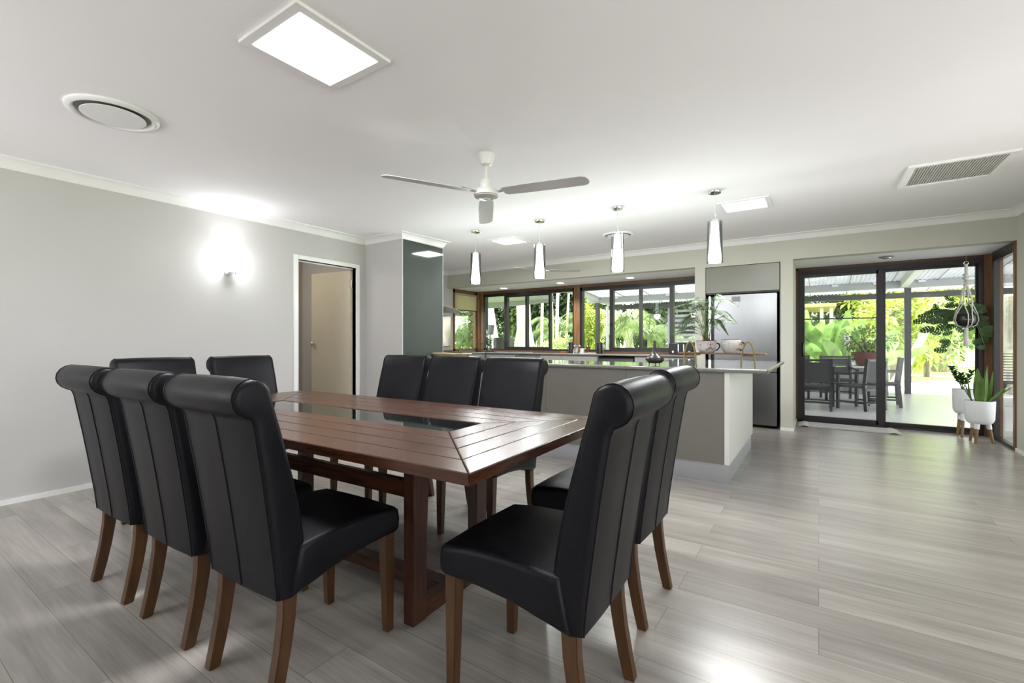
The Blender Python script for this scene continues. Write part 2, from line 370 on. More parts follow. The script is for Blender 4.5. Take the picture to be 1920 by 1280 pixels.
lamp('hall_fill', 'POINT', (-5.4, 2.6, 2.1), 7, (1, .93, .82), .1)  # added fill, stands in for light reaching the hall from elsewhere
# ---------------------------------------------------------------- windows and doors of the far wall
def pane(x0, x1, y0, y1, z0, z1, parent, name='pane'): return B(x0, x1, y0, y1, z0, z1).build(name, GLASS, parent)
def window_set(idx, x0, x1, muls, sash):
    f = MB().box(x0, x1, YG - .05, YG + .05, .955, .985).box(x0, x1, YG - .05, YG + .05, 2.055, 2.115)
    f.box(x0, x0 + .04, YG - .05, YG + .05, .955, 2.115).box(x1 - .035, x1, YG - .05, YG + .05, .955, 2.115)
    o = struct(f, 'window_%d' % idx, BLACKAL)
    for i, (a, b) in enumerate(muls): MB().box(a, b, YG - .045, YG + .035, .98, 2.06).build('mullion', BLACKAL, o)
    a, b = sash
    MB().box(a, b, YG - .048, YG - .015, .985, 1.025).box(a, b, YG - .048, YG - .015, 2.02, 2.06).build('sash', BLACKAL, o)
    xs = [x0 + .04] + [v for m_ in muls for v in m_] + [x1 - .035]
    for i in range(0, len(xs), 2): pane(xs[i], xs[i + 1], YG - .004, YG + .002, .985, 2.055, o)
    return o
w1 = window_set(1, -5.85, -3.76, [(-5.335, -5.26), (-4.83, -4.785), (-4.305, -4.265)], (-5.33, -4.27))
w2 = window_set(2, -3.64, -1.446, [(-3.075, -3.01), (-2.55, -2.505), (-2.04, -1.975)], (-3.07, -1.98))
for o in (w1, w2):
    x = -4.285 if o is w1 else -3.045
    MB().box(x - .012, x + .012, YG - .07, YG - .045, 1.40, 1.47).build('latch', BLACK, o)
tp = MB().box(-6.03, -5.94, YG - .09, YG + .06, .93, 2.17).box(-5.94, -5.85, YG - .06, YG + .06, .93, 2.17).box(-3.76, -3.64, YG - .07, YG + .06, .93, 2.17)
struct(tp, 'trim_4', TIMBER)
th = MB().box(-5.85, -1.446, YG - .06, YG + .06, 2.115, 2.17).box(-5.85, -1.446, YG - .06, YG + .06, .925, .955)
struct(th, 'trim_5', TIMBERX)
# side window of the kitchen with blind
o = struct(MB().box(-6.06, -6.0, 6.98, 7.71, .95, .985).box(-6.06, -6.0, 6.98, 7.71, 2.10, 2.17).box(-6.06, -6.0, 6.98, 7.01, .95, 2.17).box(-6.06, -6.0, 7.66, 7.71, .95, 2.17), 'window_3', TIMBER)
pane(-6.035, -6.03, 7.01, 7.66, .985, 2.10, o)
bl = thing('roller_blind', 'cream roller blind pulled a third of the way down the kitchen side window', 'blind', (-5.985, 7.33, 2.09))
MB().box(-5.985, -5.975, 7.0, 7.66, 1.765, 2.06).build('blind_cloth', BLIND, bl)
MB().tube([(-5.98, 6.99, 2.075), (-5.98, 7.67, 2.075)], .022, 12).build('blind_roller', mat('blind_tube', (.35, .32, .25), .6), bl, smooth=40)
MB().box(-5.99, -5.972, 7.0, 7.66, 1.75, 1.766).build('bottom_rail', BLACK, bl)
# sliding glass door
x0, xm0, xm1, x1 = -.27, .655, .735, 1.60
f = MB().box(x0, x0 + .03, YG - .06, YG + .06, 0, 2.17).box(x0, x1 + .06, YG - .06, YG + .06, 2.135, 2.17)
sd = struct(MB().box(x0 + .03, x1 + .05, YG - .06, YG + .06, 2.075, 2.135).box(x0 + .03, x1 + .05, YG - .06, YG + .06, 0, .03).box(x0 + .03, x0 + .055, YG - .06, YG + .06, .03, 2.08).box(x1 + .01, x1 + .05, YG - .06, YG + .06, .03, 2.08), 'door_2', BLACKAL)
struct(f, 'trim_6', TIMBERD)
s1 = MB().box(-.215, -.165, YG - .05, YG - .01, .03, 2.075).box(xm0 - .02, xm1 - .015, YG - .05, YG - .01, .03, 2.075).box(-.165, xm0, YG - .05, YG - .01, .03, .085).box(-.165, xm0, YG - .05, YG - .01, 2.03, 2.075)
p1 = s1.build('sliding_leaf', BLACKAL, sd)
for z in (1.444, .558, .314): MB().box(-.165, xm0 - .02, YG - .045, YG - .03, z - .008, z + .008).build('glazing_bar', BLACKAL, p1)
pane(-.165, xm0 - .02, YG - .028, YG - .022, .085, 2.03, p1)
MB().tube([(-.185, YG - .05, .93), (-.185, YG - .09, .95), (-.185, YG - .09, 1.09), (-.185, YG - .05, 1.11)], .012, 8).build('door_handle', BLACK, p1, smooth=40)
s2 = MB().box(xm0 + .03, xm1, YG, YG + .04, .03, 2.075).box(x1 - .01, x1 + .01, YG, YG + .04, .03, 2.075).box(xm1, x1, YG, YG + .04, .03, .07).box(xm1, x1, YG, YG + .04, 2.045, 2.075)
p2 = s2.build('fixed_leaf', BLACKAL, sd); pane(xm1, x1 - .01, YG + .018, YG + .024, .07, 2.045, p2)
# corner post and side window on the right
struct(MB().box(1.65, 1.72, YG - .09, YG + .06, 0, 2.17).box(1.70, 1.78, YG - .20, YG - .09, 0, 2.17).box(XR - .015, XR + .03, YF + .02, YF + .06, 0, 2.17), 'trim_7', TIMBER)
o = struct(MB().box(1.69, 1.74, YF + .06, YG - .2, 0, .035).box(1.69, 1.74, YF + .06, YG - .2, 2.06, 2.17).box(1.69, 1.74, YG - .26, YG - .2, 0, 2.1).box(1.69, 1.74, YF + .06, YF + .09, 0, 2.1), 'window_4', BLACKAL)
pane(1.712, 1.718, YF + .09, YG - .26, .035, 2.06, o)

# ---------------------------------------------------------------- island bench
it = thing('island_bench', 'grey laminate island bench with pale right end panel behind the dining table', 'kitchen island', (-2.3, 4.3, 0))
xs = [-4.02, -3.825, -3.58, -2.93, -2.235, -1.42, -.619]
MB().box(-4.02, -.62, 4.02, 4.60, .155, .885).box(-1.35, -.62, 4.60, 5.50, .155, .885).build('carcass', CABF, it)
for a, b in zip(xs[2:-1], xs[3:]): MB().box(a + .0015, b - .0015, 3.972, 4.02, .155, .885).build('front_panel', CABF, it)
for i, (a, b, hx) in enumerate(((-4.02, -3.825, -3.855), (-3.825, -3.58, -3.795))):
    d = MB().box(a + .0015, b - .0015, 3.972, 4.02, .155, .885).build('cabinet_door', CABB, it)
    MB().tube([(hx, 3.972, .66), (hx, 3.945, .66), (hx, 3.945, .84), (hx, 3.972, .84)], .006, 8).build('handle', CHROME, d, smooth=40)
tag(MB().box(-.62, -.585, 3.972, 5.51, .155, .885).build('end_panel', CABE, it), 'pale laminate end panel')
MB().box(-4.02, -.60, 4.0, 4.03, 0, .155).box(-.63, -.60, 4.03, 5.51, 0, .155).build('kickboard', KICK, it)
def rolled(poly, z0, z1, name, parent=None):
    m_ = MB().prism(poly, 'z', z0, z1); return m_
bt = MB().prism([(-4.04, 3.95), (-.325, 3.95), (-.325, 5.80), (-1.45, 5.80), (-1.45, 4.68), (-4.04, 4.68)], 'z', .885, .917)
bto = bt.build('benchtop', [STONE], None, bevel=.007, seg=3, smooth=40)
tag(bto, 'polished grey stone benchtop with rolled edge on the island bench', 'benchtop')
ed = MB().tube([(-4.035, 3.952, .901), (-.325, 3.952, .901)], .0165, 12).tube([(-.325, 3.952, .901), (-.325, 5.80, .901)], .0165, 12)
ed.build('rolled_edge', STEDGE, bto, smooth=50)
# back bench run and left bench
bb = thing('back_cabinet_run', 'pale grey laminate cabinets under the kitchen windows with dishwasher gap', 'kitchen cabinet', (-3.7, 7.45, 0))
MB().box(-5.4, -2.45 - .63, 7.24, 7.76, .1, .895).box(-2.45, -1.46, 7.24, 7.76, .1, .895).build('carcass', CABB, bb)
for a, b in ((-5.39, -4.72), (-4.18, -3.72), (-3.72, -3.09), (-2.44, -1.9), (-1.9, -1.46)): MB().box(a + .002, b - .002, 7.222, 7.24, .12, .88).build('cabinet_door', CABB, bb)
MB().box(-4.72, -4.18, 7.222, 7.24, .12, .88).build('bin_door', CABT, bb)
dw = thing('dishwasher', 'stainless dishwasher under the bench below the right kitchen window', 'dishwasher', (-2.765, 7.5, 0))
MB().box(-3.07, -2.46, 7.27, 7.75, .1, .87).build('body', BLACK, dw)
MB().box(-3.06, -2.47, 7.235, 7.27, .12, .775).build('door', STEEL, dw); MB().box(-3.06, -2.47, 7.23, 7.27, .785, .845).build('control_panel', STEEL, dw)
MB().box(-2.72, -2.55, 7.225, 7.235, .74, .75).build('badge', BLACK, dw)
lb = thing('left_cabinet_run', 'pale grey kitchen cabinets along the far left kitchen wall under the cooktop', 'kitchen cabinet', (-5.75, 6.0, 0))
MB().box(-6.02, -5.44, 4.5, 7.76, .1, .895).build('carcass', CABB, lb)
for a in (4.52, 5.16, 5.80, 6.44): MB().box(-5.44, -5.42, a, a + .63, .12, .88).build('cabinet_door', CABB, lb)
bt2 = MB().prism([(-6.03, 4.49), (-5.40, 4.49), (-5.40, 7.19), (-1.45, 7.19), (-1.45, 7.775), (-6.03, 7.775)], 'z', .895, .925).build('back_benchtop', [STONE], None, bevel=.006, seg=3, smooth=40)
tag(bt2, 'grey stone benchtop running below the kitchen windows', 'benchtop')
MB().tube([(-5.40, 4.5, .91), (-5.40, 7.19, .91), (-1.46, 7.19, .91)], .0155, 10).build('rolled_edge', STEDGE, bt2, smooth=50)
sp = B(-6.027, -6.015, 5.4, 6.97, .93, 1.62).build('splashback', mat('beige_mirror_glass', (.50, .45, .36), .08, metal=.35), None)
tag(sp, 'glossy beige glass splashback behind the cooktop beside the pier', 'splashback')
rh = thing('rangehood', 'stainless rangehood with curved glass canopy above the cooktop', 'rangehood', (-5.8, 6.2, 1.62))
MB().box(-6.015, -5.68, 5.85, 6.55, 1.60, 1.66).build('hood_body', STEEL, rh, bevel=.005)
g = MB(); n = 10
for i in range(n):
    a, b = -1 + 2 * i / n, -1 + 2 * (i + 1) / n
    za, zb = 1.76 - .09 * a * a, 1.76 - .09 * b * b
    vs = [(-6.01, 6.2 + a * .45, za), (-5.52, 6.2 + a * .45, za - .01), (-5.52, 6.2 + b * .45, zb - .01), (-6.01, 6.2 + b * .45, zb)]
    g.add(vs + [(x, y, z + .008) for x, y, z in vs], [(3, 2, 1, 0), (4, 5, 6, 7), (0, 1, 5, 4), (2, 3, 7, 6), (1, 2, 6, 5), (3, 0, 4, 7)])
g.build('glass_canopy', mat('smoky_canopy_glass', (.70, .73, .73), .06, metal=.2), rh, smooth=40)
MB().box(-6.01, -5.85, 6.1, 6.3, 1.66, 2.46).build('flue', STEEL, rh)
ck = thing('cooktop', 'black gas cooktop with trivets on the far left benchtop', 'cooktop', (-5.72, 6.2, .925))
MB().box(-5.97, -5.47, 5.8, 6.6, .926, .934).build('hob_plate', BLACK, ck, bevel=.002)
for y in (5.95, 6.2, 6.45):
    t = MB()
    for dx in (-.19, -.06, .07, .19): t.bar((-5.72 + dx, y - .11, .957), (-5.72 + dx, y + .11, .957), .01, .01)
    t.bar((-5.92, y, .957), (-5.52, y, .957), .01, .01)
    for dx in (-.19, .19):
        for dy in (-.1, .1): t.bar((-5.72 + dx, y + dy, .934), (-5.72 + dx, y + dy, .957), .01, .01)
    t.build('trivet', BLACK, ck)
pn = thing('saucepan', 'small black saucepan standing on the cooktop', 'saucepan', (-5.62, 6.05, .962))
MB().lathe([(.07, 0), (.085, .01), (.10, .08), (.104, .085), (.095, .08), (.065, .008), (.0, .008)], (-5.62, 6.05, .963), 24).build('pan_body', BLACK, pn, smooth=40)
MB().bar((-5.55, 6.11, 1.03), (-5.44, 6.21, 1.05), .02, .012).build('handle', BLACK, pn, bevel=.003)

# fridge niche
cb_ = thing('overhead_cabinet', 'olive grey flat fronted cabinet above the fridge', 'cabinet', (-.858, 7.0, 1.79))
MB().box(-1.30, -.416, 6.84, 7.5, 1.79, 2.142).build('carcass', CABT, cb_)
MB().box(-1.298, -.418, 6.80, 6.84, 1.793, 2.14).build('cabinet_door', CABT, cb_, bevel=.002)
struct(MB().box(-1.308, -1.30, 6.815, 7.6, 0, 1.79).box(-.416, -.408, 6.815, 7.6, 0, 1.79).box(-1.3, -.416, 6.85, 7.6, 1.775, 1.789), 'trim_8', BLACK)
fr = thing('refrigerator', 'tall stainless steel fridge with freezer drawer below in a black niche', 'fridge', (-.86, 7.15, 0))
MB().box(-1.265, -.455, 6.87, 7.5, .03, 1.745).build('fridge_body', BLACK, fr)
tag(MB().box(-1.19, -.445, 6.80, 6.865, .735, 1.755).build('fridge_door', STEEL, fr, bevel=.006, smooth=40), 'upper stainless door')
tag(MB().box(-1.265, -.445, 6.80, 6.865, .045, .725).build('freezer_door', STEEL, fr, bevel=.006, smooth=40), 'lower stainless freezer door')
MB().box(-1.265, -1.235, 6.80, 6.865, .735, 1.755).build('door_handle', CHROME, fr, bevel=.01, seg=3, smooth=40)
MB().box(-.97, -.87, 6.797, 6.80, 1.66, 1.73).build('rating_sticker', GREY, fr)
MB().box(-.97, -.89, 6.7965, 6.797, 1.652, 1.662).build('sticker_strip', LABELW, fr)

# ---------------------------------------------------------------- dining table
TH = R(1.5)
tb = thing('dining_table', 'dark red-brown timber dining table with mitred planks and black glass inset', 'dining table', (-2.04, 1.535, 0), TH)
LX, LY, PW, TT = 1.21, .555, .11, .76
top = MB()
for k in range(4):
    a, b = k * PW, (k + 1) * PW; g_ = .0022 if k else 0; h_ = .0018
    X0, Y0, X1, Y1 = LX - a - g_, LY - a - g_, LX - b + g_, LY - b + g_
    z0, z1 = TT - (.036 if k == 0 else .028), TT
    for sx, sy, ax in ((0, -1, 'x'), (0, 1, 'x'), (1, 0, 'y'), (-1, 0, 'y')):
        if ax == 'x': poly = [(-X0 + h_, sy * Y0), (X0 - h_, sy * Y0), (X1 - h_, sy * Y1), (-X1 + h_, sy * Y1)]
        else: poly = [(sx * X0, -Y0 + h_), (sx * X0, Y0 - h_), (sx * X1, Y1 - h_), (sx * X1, -Y1 + h_)]
        e = .0028; cx = sum(p[0] for p in poly) / 4; cy = sum(p[1] for p in poly) / 4
        def ins(p, e=e):
            q = []
            n_ = 4; s_ = 1 if sum(poly[i][0] * poly[(i + 1) % 4][1] - poly[(i + 1) % 4][0] * poly[i][1] for i in range(4)) > 0 else -1
            for i in range(n_):
                A, P_, C_ = Vector(poly[i - 1]), Vector(poly[i]), Vector(poly[(i + 1) % 4])
                d0 = (P_ - A).normalized(); d1 = (C_ - P_).normalized(); n0 = Vector((-d0.y, d0.x)) * s_; n1 = Vector((-d1.y, d1.x)) * s_
                m_ = (n0 + n1) / (1 + n0.dot(n1)); q.append((P_.x + m_.x * e, P_.y + m_.y * e))
            return q
        top.m = 0 if ax == 'x' else 1
        inn = ins(poly)
        vs = [(u, v, z0) for u, v in poly] + [(u, v, z1 - e) for u, v in poly] + [(u, v, z1) for u, v in inn]
        top.add(vs, [(3, 2, 1, 0), (8, 9, 10, 11)] + [(i, (i + 1) % 4, 4 + (i + 1) % 4, 4 + i) for i in range(4)] + [(4 + i, 4 + (i + 1) % 4, 8 + (i + 1) % 4, 8 + i) for i in range(4)])
top.m = 0; top.box(-LX + .02, LX - .02, -LY + .02, LY - .02, TT - .035, TT - .0285)
top.build('tabletop', [TWX, TWY], tb, world=False)
MB().box(-LX + .442, LX - .442, -LY + .442, LY - .442, TT - .028, TT - .003).build('glass_inset', BGLASS, tb, world=False)
# trestles: local coordinates
lx = .675; lyn = -.175
for sx in (-1, 1):
    for sy in (-1, 1):
        MB().box(sx * lx - .027, sx * lx + .027, sy * .21 - .04, sy * .21 + .04, 0, TT - .036).build('leg', TWZ, tb, bevel=.003, world=False)
    MB().box(sx * lx - .022, sx * lx + .022, -.17, .17, .0, .075).build('runner', TWY, tb, bevel=.003, world=False)
    MB().box(sx * lx - .022, sx * lx + .022, -.17, .17, TT - .11, TT - .036).build('bearer', TWY, tb, bevel=.003, world=False)
for sy in (-1, 1):
    MB().box(-lx - .12, lx - .027, sy * .195 - .015, sy * .195 + .015, .488, .56).build('stretcher', TWX, tb, bevel=.003, world=False)
MB().box(-lx + .022, lx - .022, -.035, .035, .01, .07).build('floor_stretcher', TWX, tb, bevel=.003, world=False)

# ---------------------------------------------------------------- dining chairs
def pillow(prof, w, e, steps=3, wf=None):
    """closed side profile (y, z) extruded across x with rounded rims"""
    n = len(prof); P_ = [Vector(p) for p in prof]; area = sum(P_[i].x * P_[(i + 1) % n].y - P_[(i + 1) % n].x * P_[i].y for i in range(n)); s_ = 1 if area > 0 else -1
    def off(d):
        out = []
        for i in range(n):
            d0 = (P_[i] - P_[i - 1]).normalized(); d1 = (P_[(i + 1) % n] - P_[i]).normalized()
            n0 = Vector((-d0.y, d0.x)) * s_; n1 = Vector((-d1.y, d1.x)) * s_
            m_ = (n0 + n1) / max(.5, 1 + n0.dot(n1)); out.append(P_[i] + m_ * d)
        return out
    layers = []
    for i in range(steps + 1):
        t = i / steps * PI / 2; layers.append((-w / 2 + e * (1 - math.sin(t)), e * (1 - math.cos(PI / 2 - t)) if False else e * (1 - math.sin(t)) , t))
    seq = []
    for i in range(steps + 1):
        t = i / steps * PI / 2
        seq.append((-w / 2 + e * (1 - math.cos(t)), e * (1 - math.sin(t))))
    # crowned middle
    mids = [(-w / 6, -.003), (w / 6, -.003)]
    full = seq + mids + [(-x, d) for x, d in reversed(seq)]
    m_ = MB(); vs = []
    for x, d in full:
        for q in off(d):
            ww = wf(q.y) if wf else 1
            vs.append((x * ww, q.x, q.y))
    k = len(full)
    fs = [(i * n + j, i * n + (j + 1) % n, (i + 1) * n + (j + 1) % n, (i + 1) * n + j) for i in range(k - 1) for j in range(n)] + [tuple(range(n)), tuple(range((k - 1) * n, k * n))]
    m_.add(vs, fs); return m_
cc, cr = (-.085, .966), .056
roll = [(cc[0] + cr * math.cos(R(a)), cc[1] + cr * math.sin(R(a))) for a in (28, 50, 72, 94, 116, 138, 160, 182, 204, 226, 246)]
frontp = [(.092, .36), (.092, .45), (.082, .52), (.068, .60), (.045, .70), (.020, .79), (-.002, .87), (-.020, .93)]
rearp = [(-.088, .905), (-.080, .885), (-.074, .85), (-.064, .79), (-.049, .70), (-.034, .60), (-.020, .50), (-.009, .42), (0, .335)]
BPROF = frontp + roll + rearp + [(.04, .325), (.085, .335)]
SPROF = [(.03, .335), (.12, .352), (.22, .374), (.34, .386), (.47, .388), (.488, .40), (.492, .44), (.486, .474), (.468, .488), (.36, .500), (.24, .503), (.14, .496), (.06, .49)]
wfun = lambda z: .93 + .07 * min(1, max(0, (z - .33) / .5))
def make_chair(label, group, loc, rz):
    t = thing('dining_chair', label, 'dining chair', loc, rz, group)
    s_ = pillow(SPROF, .45, .022); 
    so = s_.build('seat', LEATHER, t, smooth=50, world=False)
    b_ = pillow(BPROF, .45, .018, wf=wfun)
    # welt seams along both edges and the stitched centre seam
    for sx in (-1, 1):
        pts = [(sx * .209 * wfun(z), y, z) for y, z in frontp[1:] + roll + rearp]
        b_.tube(pts, .0026, 6)
        pts2 = [(sx * .2235 * wfun(z), y - .012, z) for y, z in [(.08, .40), (.07, .5)]]
    b_.tube([(0, y - .004, z) for y, z in rearp], .0022, 6)
    pts = [(x, -.086, .907) for x in (-.2, -.07, .07, .2)]
    b_.tube(pts, .003, 6)
    b_.build('backrest', LEATHER, t, smooth=50, world=False)
    for sx in (-1, 1):
        x = sx * .18
        MB().bar((x, .455, .395), (x, .462, 0), .046, .046, .032, .032, up=(0, 1, 0)).build('leg', LEGW, t, bevel=.003, world=False)
        pr = [(.068, .345), (.062, .26), (.048, .17), (.030, .08), (.010, 0), (-.026, 0), (-.010, .08), (.006, .17), (.017, .26), (.020, .345)]
        MB().prism(pr, 'x', x - .019, x + .019).build('leg', LEGW, t, bevel=.003, world=False)
    return t
G1 = 'dining chairs around the table'
ch = make_chair('black leather dining chair nearest the camera, rightmost of the near row of three', G1, (-1.575, .775, 0), TH)
for x, y, rz, lb_ in (
    (-2.125, .765, TH, 'black leather roll-back dining chair in the middle of the near row of three'),
    (-2.675, .75, TH, 'black leather dining chair leftmost of the near row of three, by the left wall'),
    (-.53, 1.335, R(90) + TH, 'black leather dining chair at the right end of the table, nearest the camera'),
    (-.585, 1.985, R(90), 'black leather dining chair at the right end of the table, half hidden behind another'),
    (-1.685, 2.50, PI + TH, 'black leather dining chair on the kitchen side of the table, rightmost of three'),
    (-2.19, 2.50, PI + TH, 'black leather dining chair on the kitchen side of the table, middle of three'),
    (-2.70, 2.50, PI + TH, 'black leather dining chair leftmost of three on the kitchen side of the table'),
    (-3.53, 1.775, -R(90) + R(3), 'black leather dining chair at the left end of the table, closer to the open door'),
    (-3.58, 1.245, -R(90) + R(1), 'black leather dining chair at the left table end, further from the open door')):
    again(ch, (x, y, 0), rz, lb_, G1)

# ---------------------------------------------------------------- ceiling fittings
def ceil_panel(x0, x1, y0, y1, label, m, grp):
    z = cz((y0 + y1) / 2); t = thing('ceiling_skylight', label, 'skylight', ((x0 + x1) / 2, (y0 + y1) / 2, z), 0, grp); b_ = .036
    f_ = MB()
    for a in ((x0, x1, y0, y0 + b_), (x0, x1, y1 - b_, y1), (x0, x0 + b_, y0 + b_, y1 - b_), (x1 - b_, x1, y0 + b_, y1 - b_)): f_.box(*a, z - .014, z - .002 + .004 * 0 + .0015)
    f_.build('frame', WHITE, t)
    lamp('skylight_lamp', 'AREA', ((x0 + x1) / 2, (y0 + y1) / 2, z - .03), 22 if m is DIFF2 else 26, (1, 1, 1), .34)
    MB().box(x0 + b_ + .001, x1 - b_ - .001, y0 + b_ + .001, y1 - b_ - .001, z - .020, z - .004).build('diffuser', m, t, bevel=.005)
ceil_panel(-2.035, -1.612, .985, 1.436, 'square white lit skylight panel in the ceiling above the table, nearest the camera', DIFF, 'skylight panels')
ceil_panel(-.80, -.366, 4.67, 5.065, 'square white skylight panel in the ceiling behind the rightmost pendant lamp', DIFF2, 'skylight panels')
ceil_panel(-3.53, -3.11, 4.75, 5.14, 'square white skylight panel in the kitchen ceiling between two pendant lamps', DIFF2, 'skylight panels')
def vent(x, y, r, label):
    z = cz(y); t = thing('ceiling_vent', label, 'air vent', (x, y, z), 0, 'round ceiling vents')
    MB().lathe([(r, 0), (r, -.010), (r * .96, -.018), (r * .88, -.020), (r * .82, -.010), (r * .80, -.001)], (x, y, z), 40, cap=False).build('rim', WHITE, t, smooth=40)
    MB().lathe([(r * .80, -.002), (r * .78, -.004)], (x, y, z), 40).build('throat', GREY, t)
    MB().lathe([(r * .50, -.006), (r * .70, -.018), (r * .70, -.022), (0.01, -.026)], (x, y, z), 40).build('centre_disc', WHITE, t, smooth=40)
vent(-3.27, .92, .205, 'large round white air vent in the ceiling at upper left')
vent(-2.06, 5.47, .19, 'round white air vent in the kitchen ceiling behind the third pendant lamp')
rg = thing('return_air_grille', 'large rectangular grey mesh air grille in a white ceiling frame at right', 'air grille', (.84, 4.73, cz(4.73)))
a0, a1, b0, b1 = .55, 1.13, 4.44, 5.0; z = cz(4.44) - .002
f_ = MB()
for q in ((a0, a1, b0, b0 + .03), (a0, a1, b1 - .03, b1), (a0, a0 + .045, b0 + .03, b1 - .03), (a1 - .045, a1, b0 + .03, b1 - .03)): f_.box(*q, z - .012, z + .022)
f_.build('frame', WHITE, rg)
g_ = MB().box(a0 + .045, a1 - .045, b0 + .03, b1 - .03, z + .003, z + .006)
for i in range(30):
    x = a0 + .055 + i * (a1 - a0 - .11) / 29; g_.bar((x, b0 + .03, z - .002), (x, b1 - .03, z - .002), .006, .008)
g_.build('mesh', GRILLE, rg)
for x, y, lb_ in ((-5.10, 7.40, 'small square downlight above the kitchen side window, leftmost of three'), (-3.81, 7.30, 'small square downlight above the left kitchen window, middle of three'), (-2.55, 7.32, 'small square downlight above the right kitchen window, rightmost of three')):
    t = thing('downlight', lb_, 'downlight', (x, y, 2.17), 0, 'recess downlights')
    MB().box(x - .06, x + .06, y - .06, y + .06, 2.162, 2.1695).build('trim_ring', WHITE, t); MB().box(x - .045, x + .045, y - .045, y + .045, 2.158, 2.162).build('lens', LEDM, t)
    lamp('downlight_lamp', 'SPOT', (x, y, 2.15), 80, (.97, .97, 1), .04, spot=R(130))
t = thing('ceiling_fitting', 'small round grey metal ceiling fitting above the sliding door', 'ceiling fitting', (.69, 7.27, 2.17))
MB().lathe([(.075, 0), (.075, -.008), (.055, -.014)], (.69, 7.27, 2.17), 24).build('rim', GREY, t, smooth=40); MB().lathe([(.045, -.014), (.04, -.022)], (.69, 7.27, 2.17), 24).build('centre', CHROME, t)

# ceiling fans
def fan(cx, cy, ztop, drop, angs, L_, label, rr=1):
    t = thing('ceiling_fan', label, 'ceiling fan', (cx, cy, ztop)); c0 = (cx, cy, ztop)
    MB().lathe([(.058, 0), (.058, -.012), (.050, -.035), (.038, -.068), (.02, -.078)], c0, 28).build('canopy', WFAN, t, smooth=40)
    MB().tube([(cx, cy, ztop - .07), (cx, cy, ztop - drop + .08)], .010, 12).build('down_rod', WFAN, t, smooth=40)
    zb = ztop - drop
    mo = MB().lathe([(.012, .088), (.03, .083), (.040, .068), (.044, .03), (.043, .015), (.046, .012), (.080, .006), (.086, -.006), (.084, -.030), (.07, -.034)], (cx, cy, zb), 32).build('motor', WFAN, t, smooth=40)
    MB().lathe([(.0445, .016), (.0445, .010)], (cx, cy, zb), 32, cap=False).build('dark_ring', BLACK, mo)
    MB().lathe([(.080, -.034), (.078, -.040), (.05, -.048), (.025, -.050), (.022, -.058), (.006, -.060)], (cx, cy, zb), 32).build('hub_cap', mat('fan_cap', (.50, .50, .47), .25), mo, smooth=40)
    for a in angs:
        d = Vector((math.cos(R(a)), math.sin(R(a)), 0)); s_ = Vector((-d.y, d.x, 0)); tilt = .17
        bl_ = MB(); pts = []
        outline = [(.13, .038), (.15, .050), (.30, .056), (.55, .056), (L_ - .04, .055), (L_ - .012, .042), (L_, .015)]
        up = [(r_, w_) for r_, w_ in outline]
        poly = [(r_, w_) for r_, w_ in up] + [(r_, -w_) for r_, w_ in reversed(up)]
        top_, bot = [], []
        for r_, w_ in poly:
            z_ = zb - .012 - w_ * tilt - .03 * r_
            p_ = Vector((cx, cy, z_)) + d * r_ + s_ * w_; top_.append(p_ + Vector((0, 0, .0015))); bot.append(p_ - Vector((0, 0, .0015)))
        n_ = len(poly); bl_.add(top_ + bot, [tuple(range(n_)), tuple(range(n_, 2 * n_))[::-1]] + [(i, (i + 1) % n_, n_ + (i + 1) % n_, n_ + i) for i in range(n_)])
        bo = bl_.build('blade', BLADE, t)
        arm = MB().bar(Vector((cx, cy, zb - .014)) + d * .07, Vector((cx, cy, zb - .006)) + d * .19, .035, .005); arm.build('blade_arm', CHROME, bo)
    return t
fan(-1.885, 2.525, 2.40, .250, (7, 127, 247), .72, 'white three-blade ceiling fan above the dining table')
fan(-3.52, 6.1, cz(6.1), .25, (22, 142, 262), .60, 'white ceiling fan in the kitchen partly hidden behind a pendant lamp')

# pendant lamps
GP = 'glass pendant lamps over the island'
def pendant(x, y, label):
    z = cz(y); t = thing('pendant_lamp', label, 'pendant lamp', (x, y, z), 0, GP)
    MB().lathe([(.052, 0), (.052, -.022), (.049, -.026), (.01, -.028)], (x, y, z), 32).build('canopy', CHROME, t, smooth=40)
    MB().tube([(x, y, z - .02), (x, y, 2.15)], .0018, 6).build('cord', LABELW, t)
    MB().tube([(x, y, 2.20), (x, y, 2.145)], .006, 10).build('cord_grip', CHROME, t, smooth=40)
    MB().lathe([(.056, 2.150), (.058, 2.150), (.064, 1.80), (.066, 1.797), (.061, 1.797), (.060, 1.803), (.054, 2.146)], (x, y, 0), 32, cap=False).build('glass_shade', CLEAR, t, smooth=40)
    MB().lathe([(.004, 2.148), (.026, 2.146), (.028, 2.10), (.034, 2.02), (.047, 1.90), (.053, 1.85), (.052, 1.81), (.045, 1.797), (.02, 1.797)], (x, y, 0), 28).build('lit_diffuser', SHADE, t, smooth=40)
    tp_ = MB().bar((x - .056, y, 2.140), (x + .056, y, 2.140), .004, .004).bar((x, y - .056, 2.14), (x, y + .056, 2.14), .004, .004); tp_.build('spider_clip', CHROME, t)
    lamp('pendant_light', 'POINT', (x, y, 1.75), 11, (.95, 1, .98), .08)
for x, lb_ in ((-3.295, 'lit glass pendant lamp over the island, leftmost of the four'), (-2.443, 'lit glass pendant lamp over the island, second from the left'), (-1.592, 'lit glass pendant lamp over the island, third from the left'), (-.733, 'lit glass pendant lamp over the island, rightmost and largest in view')): pendant(x, 4.21, lb_)

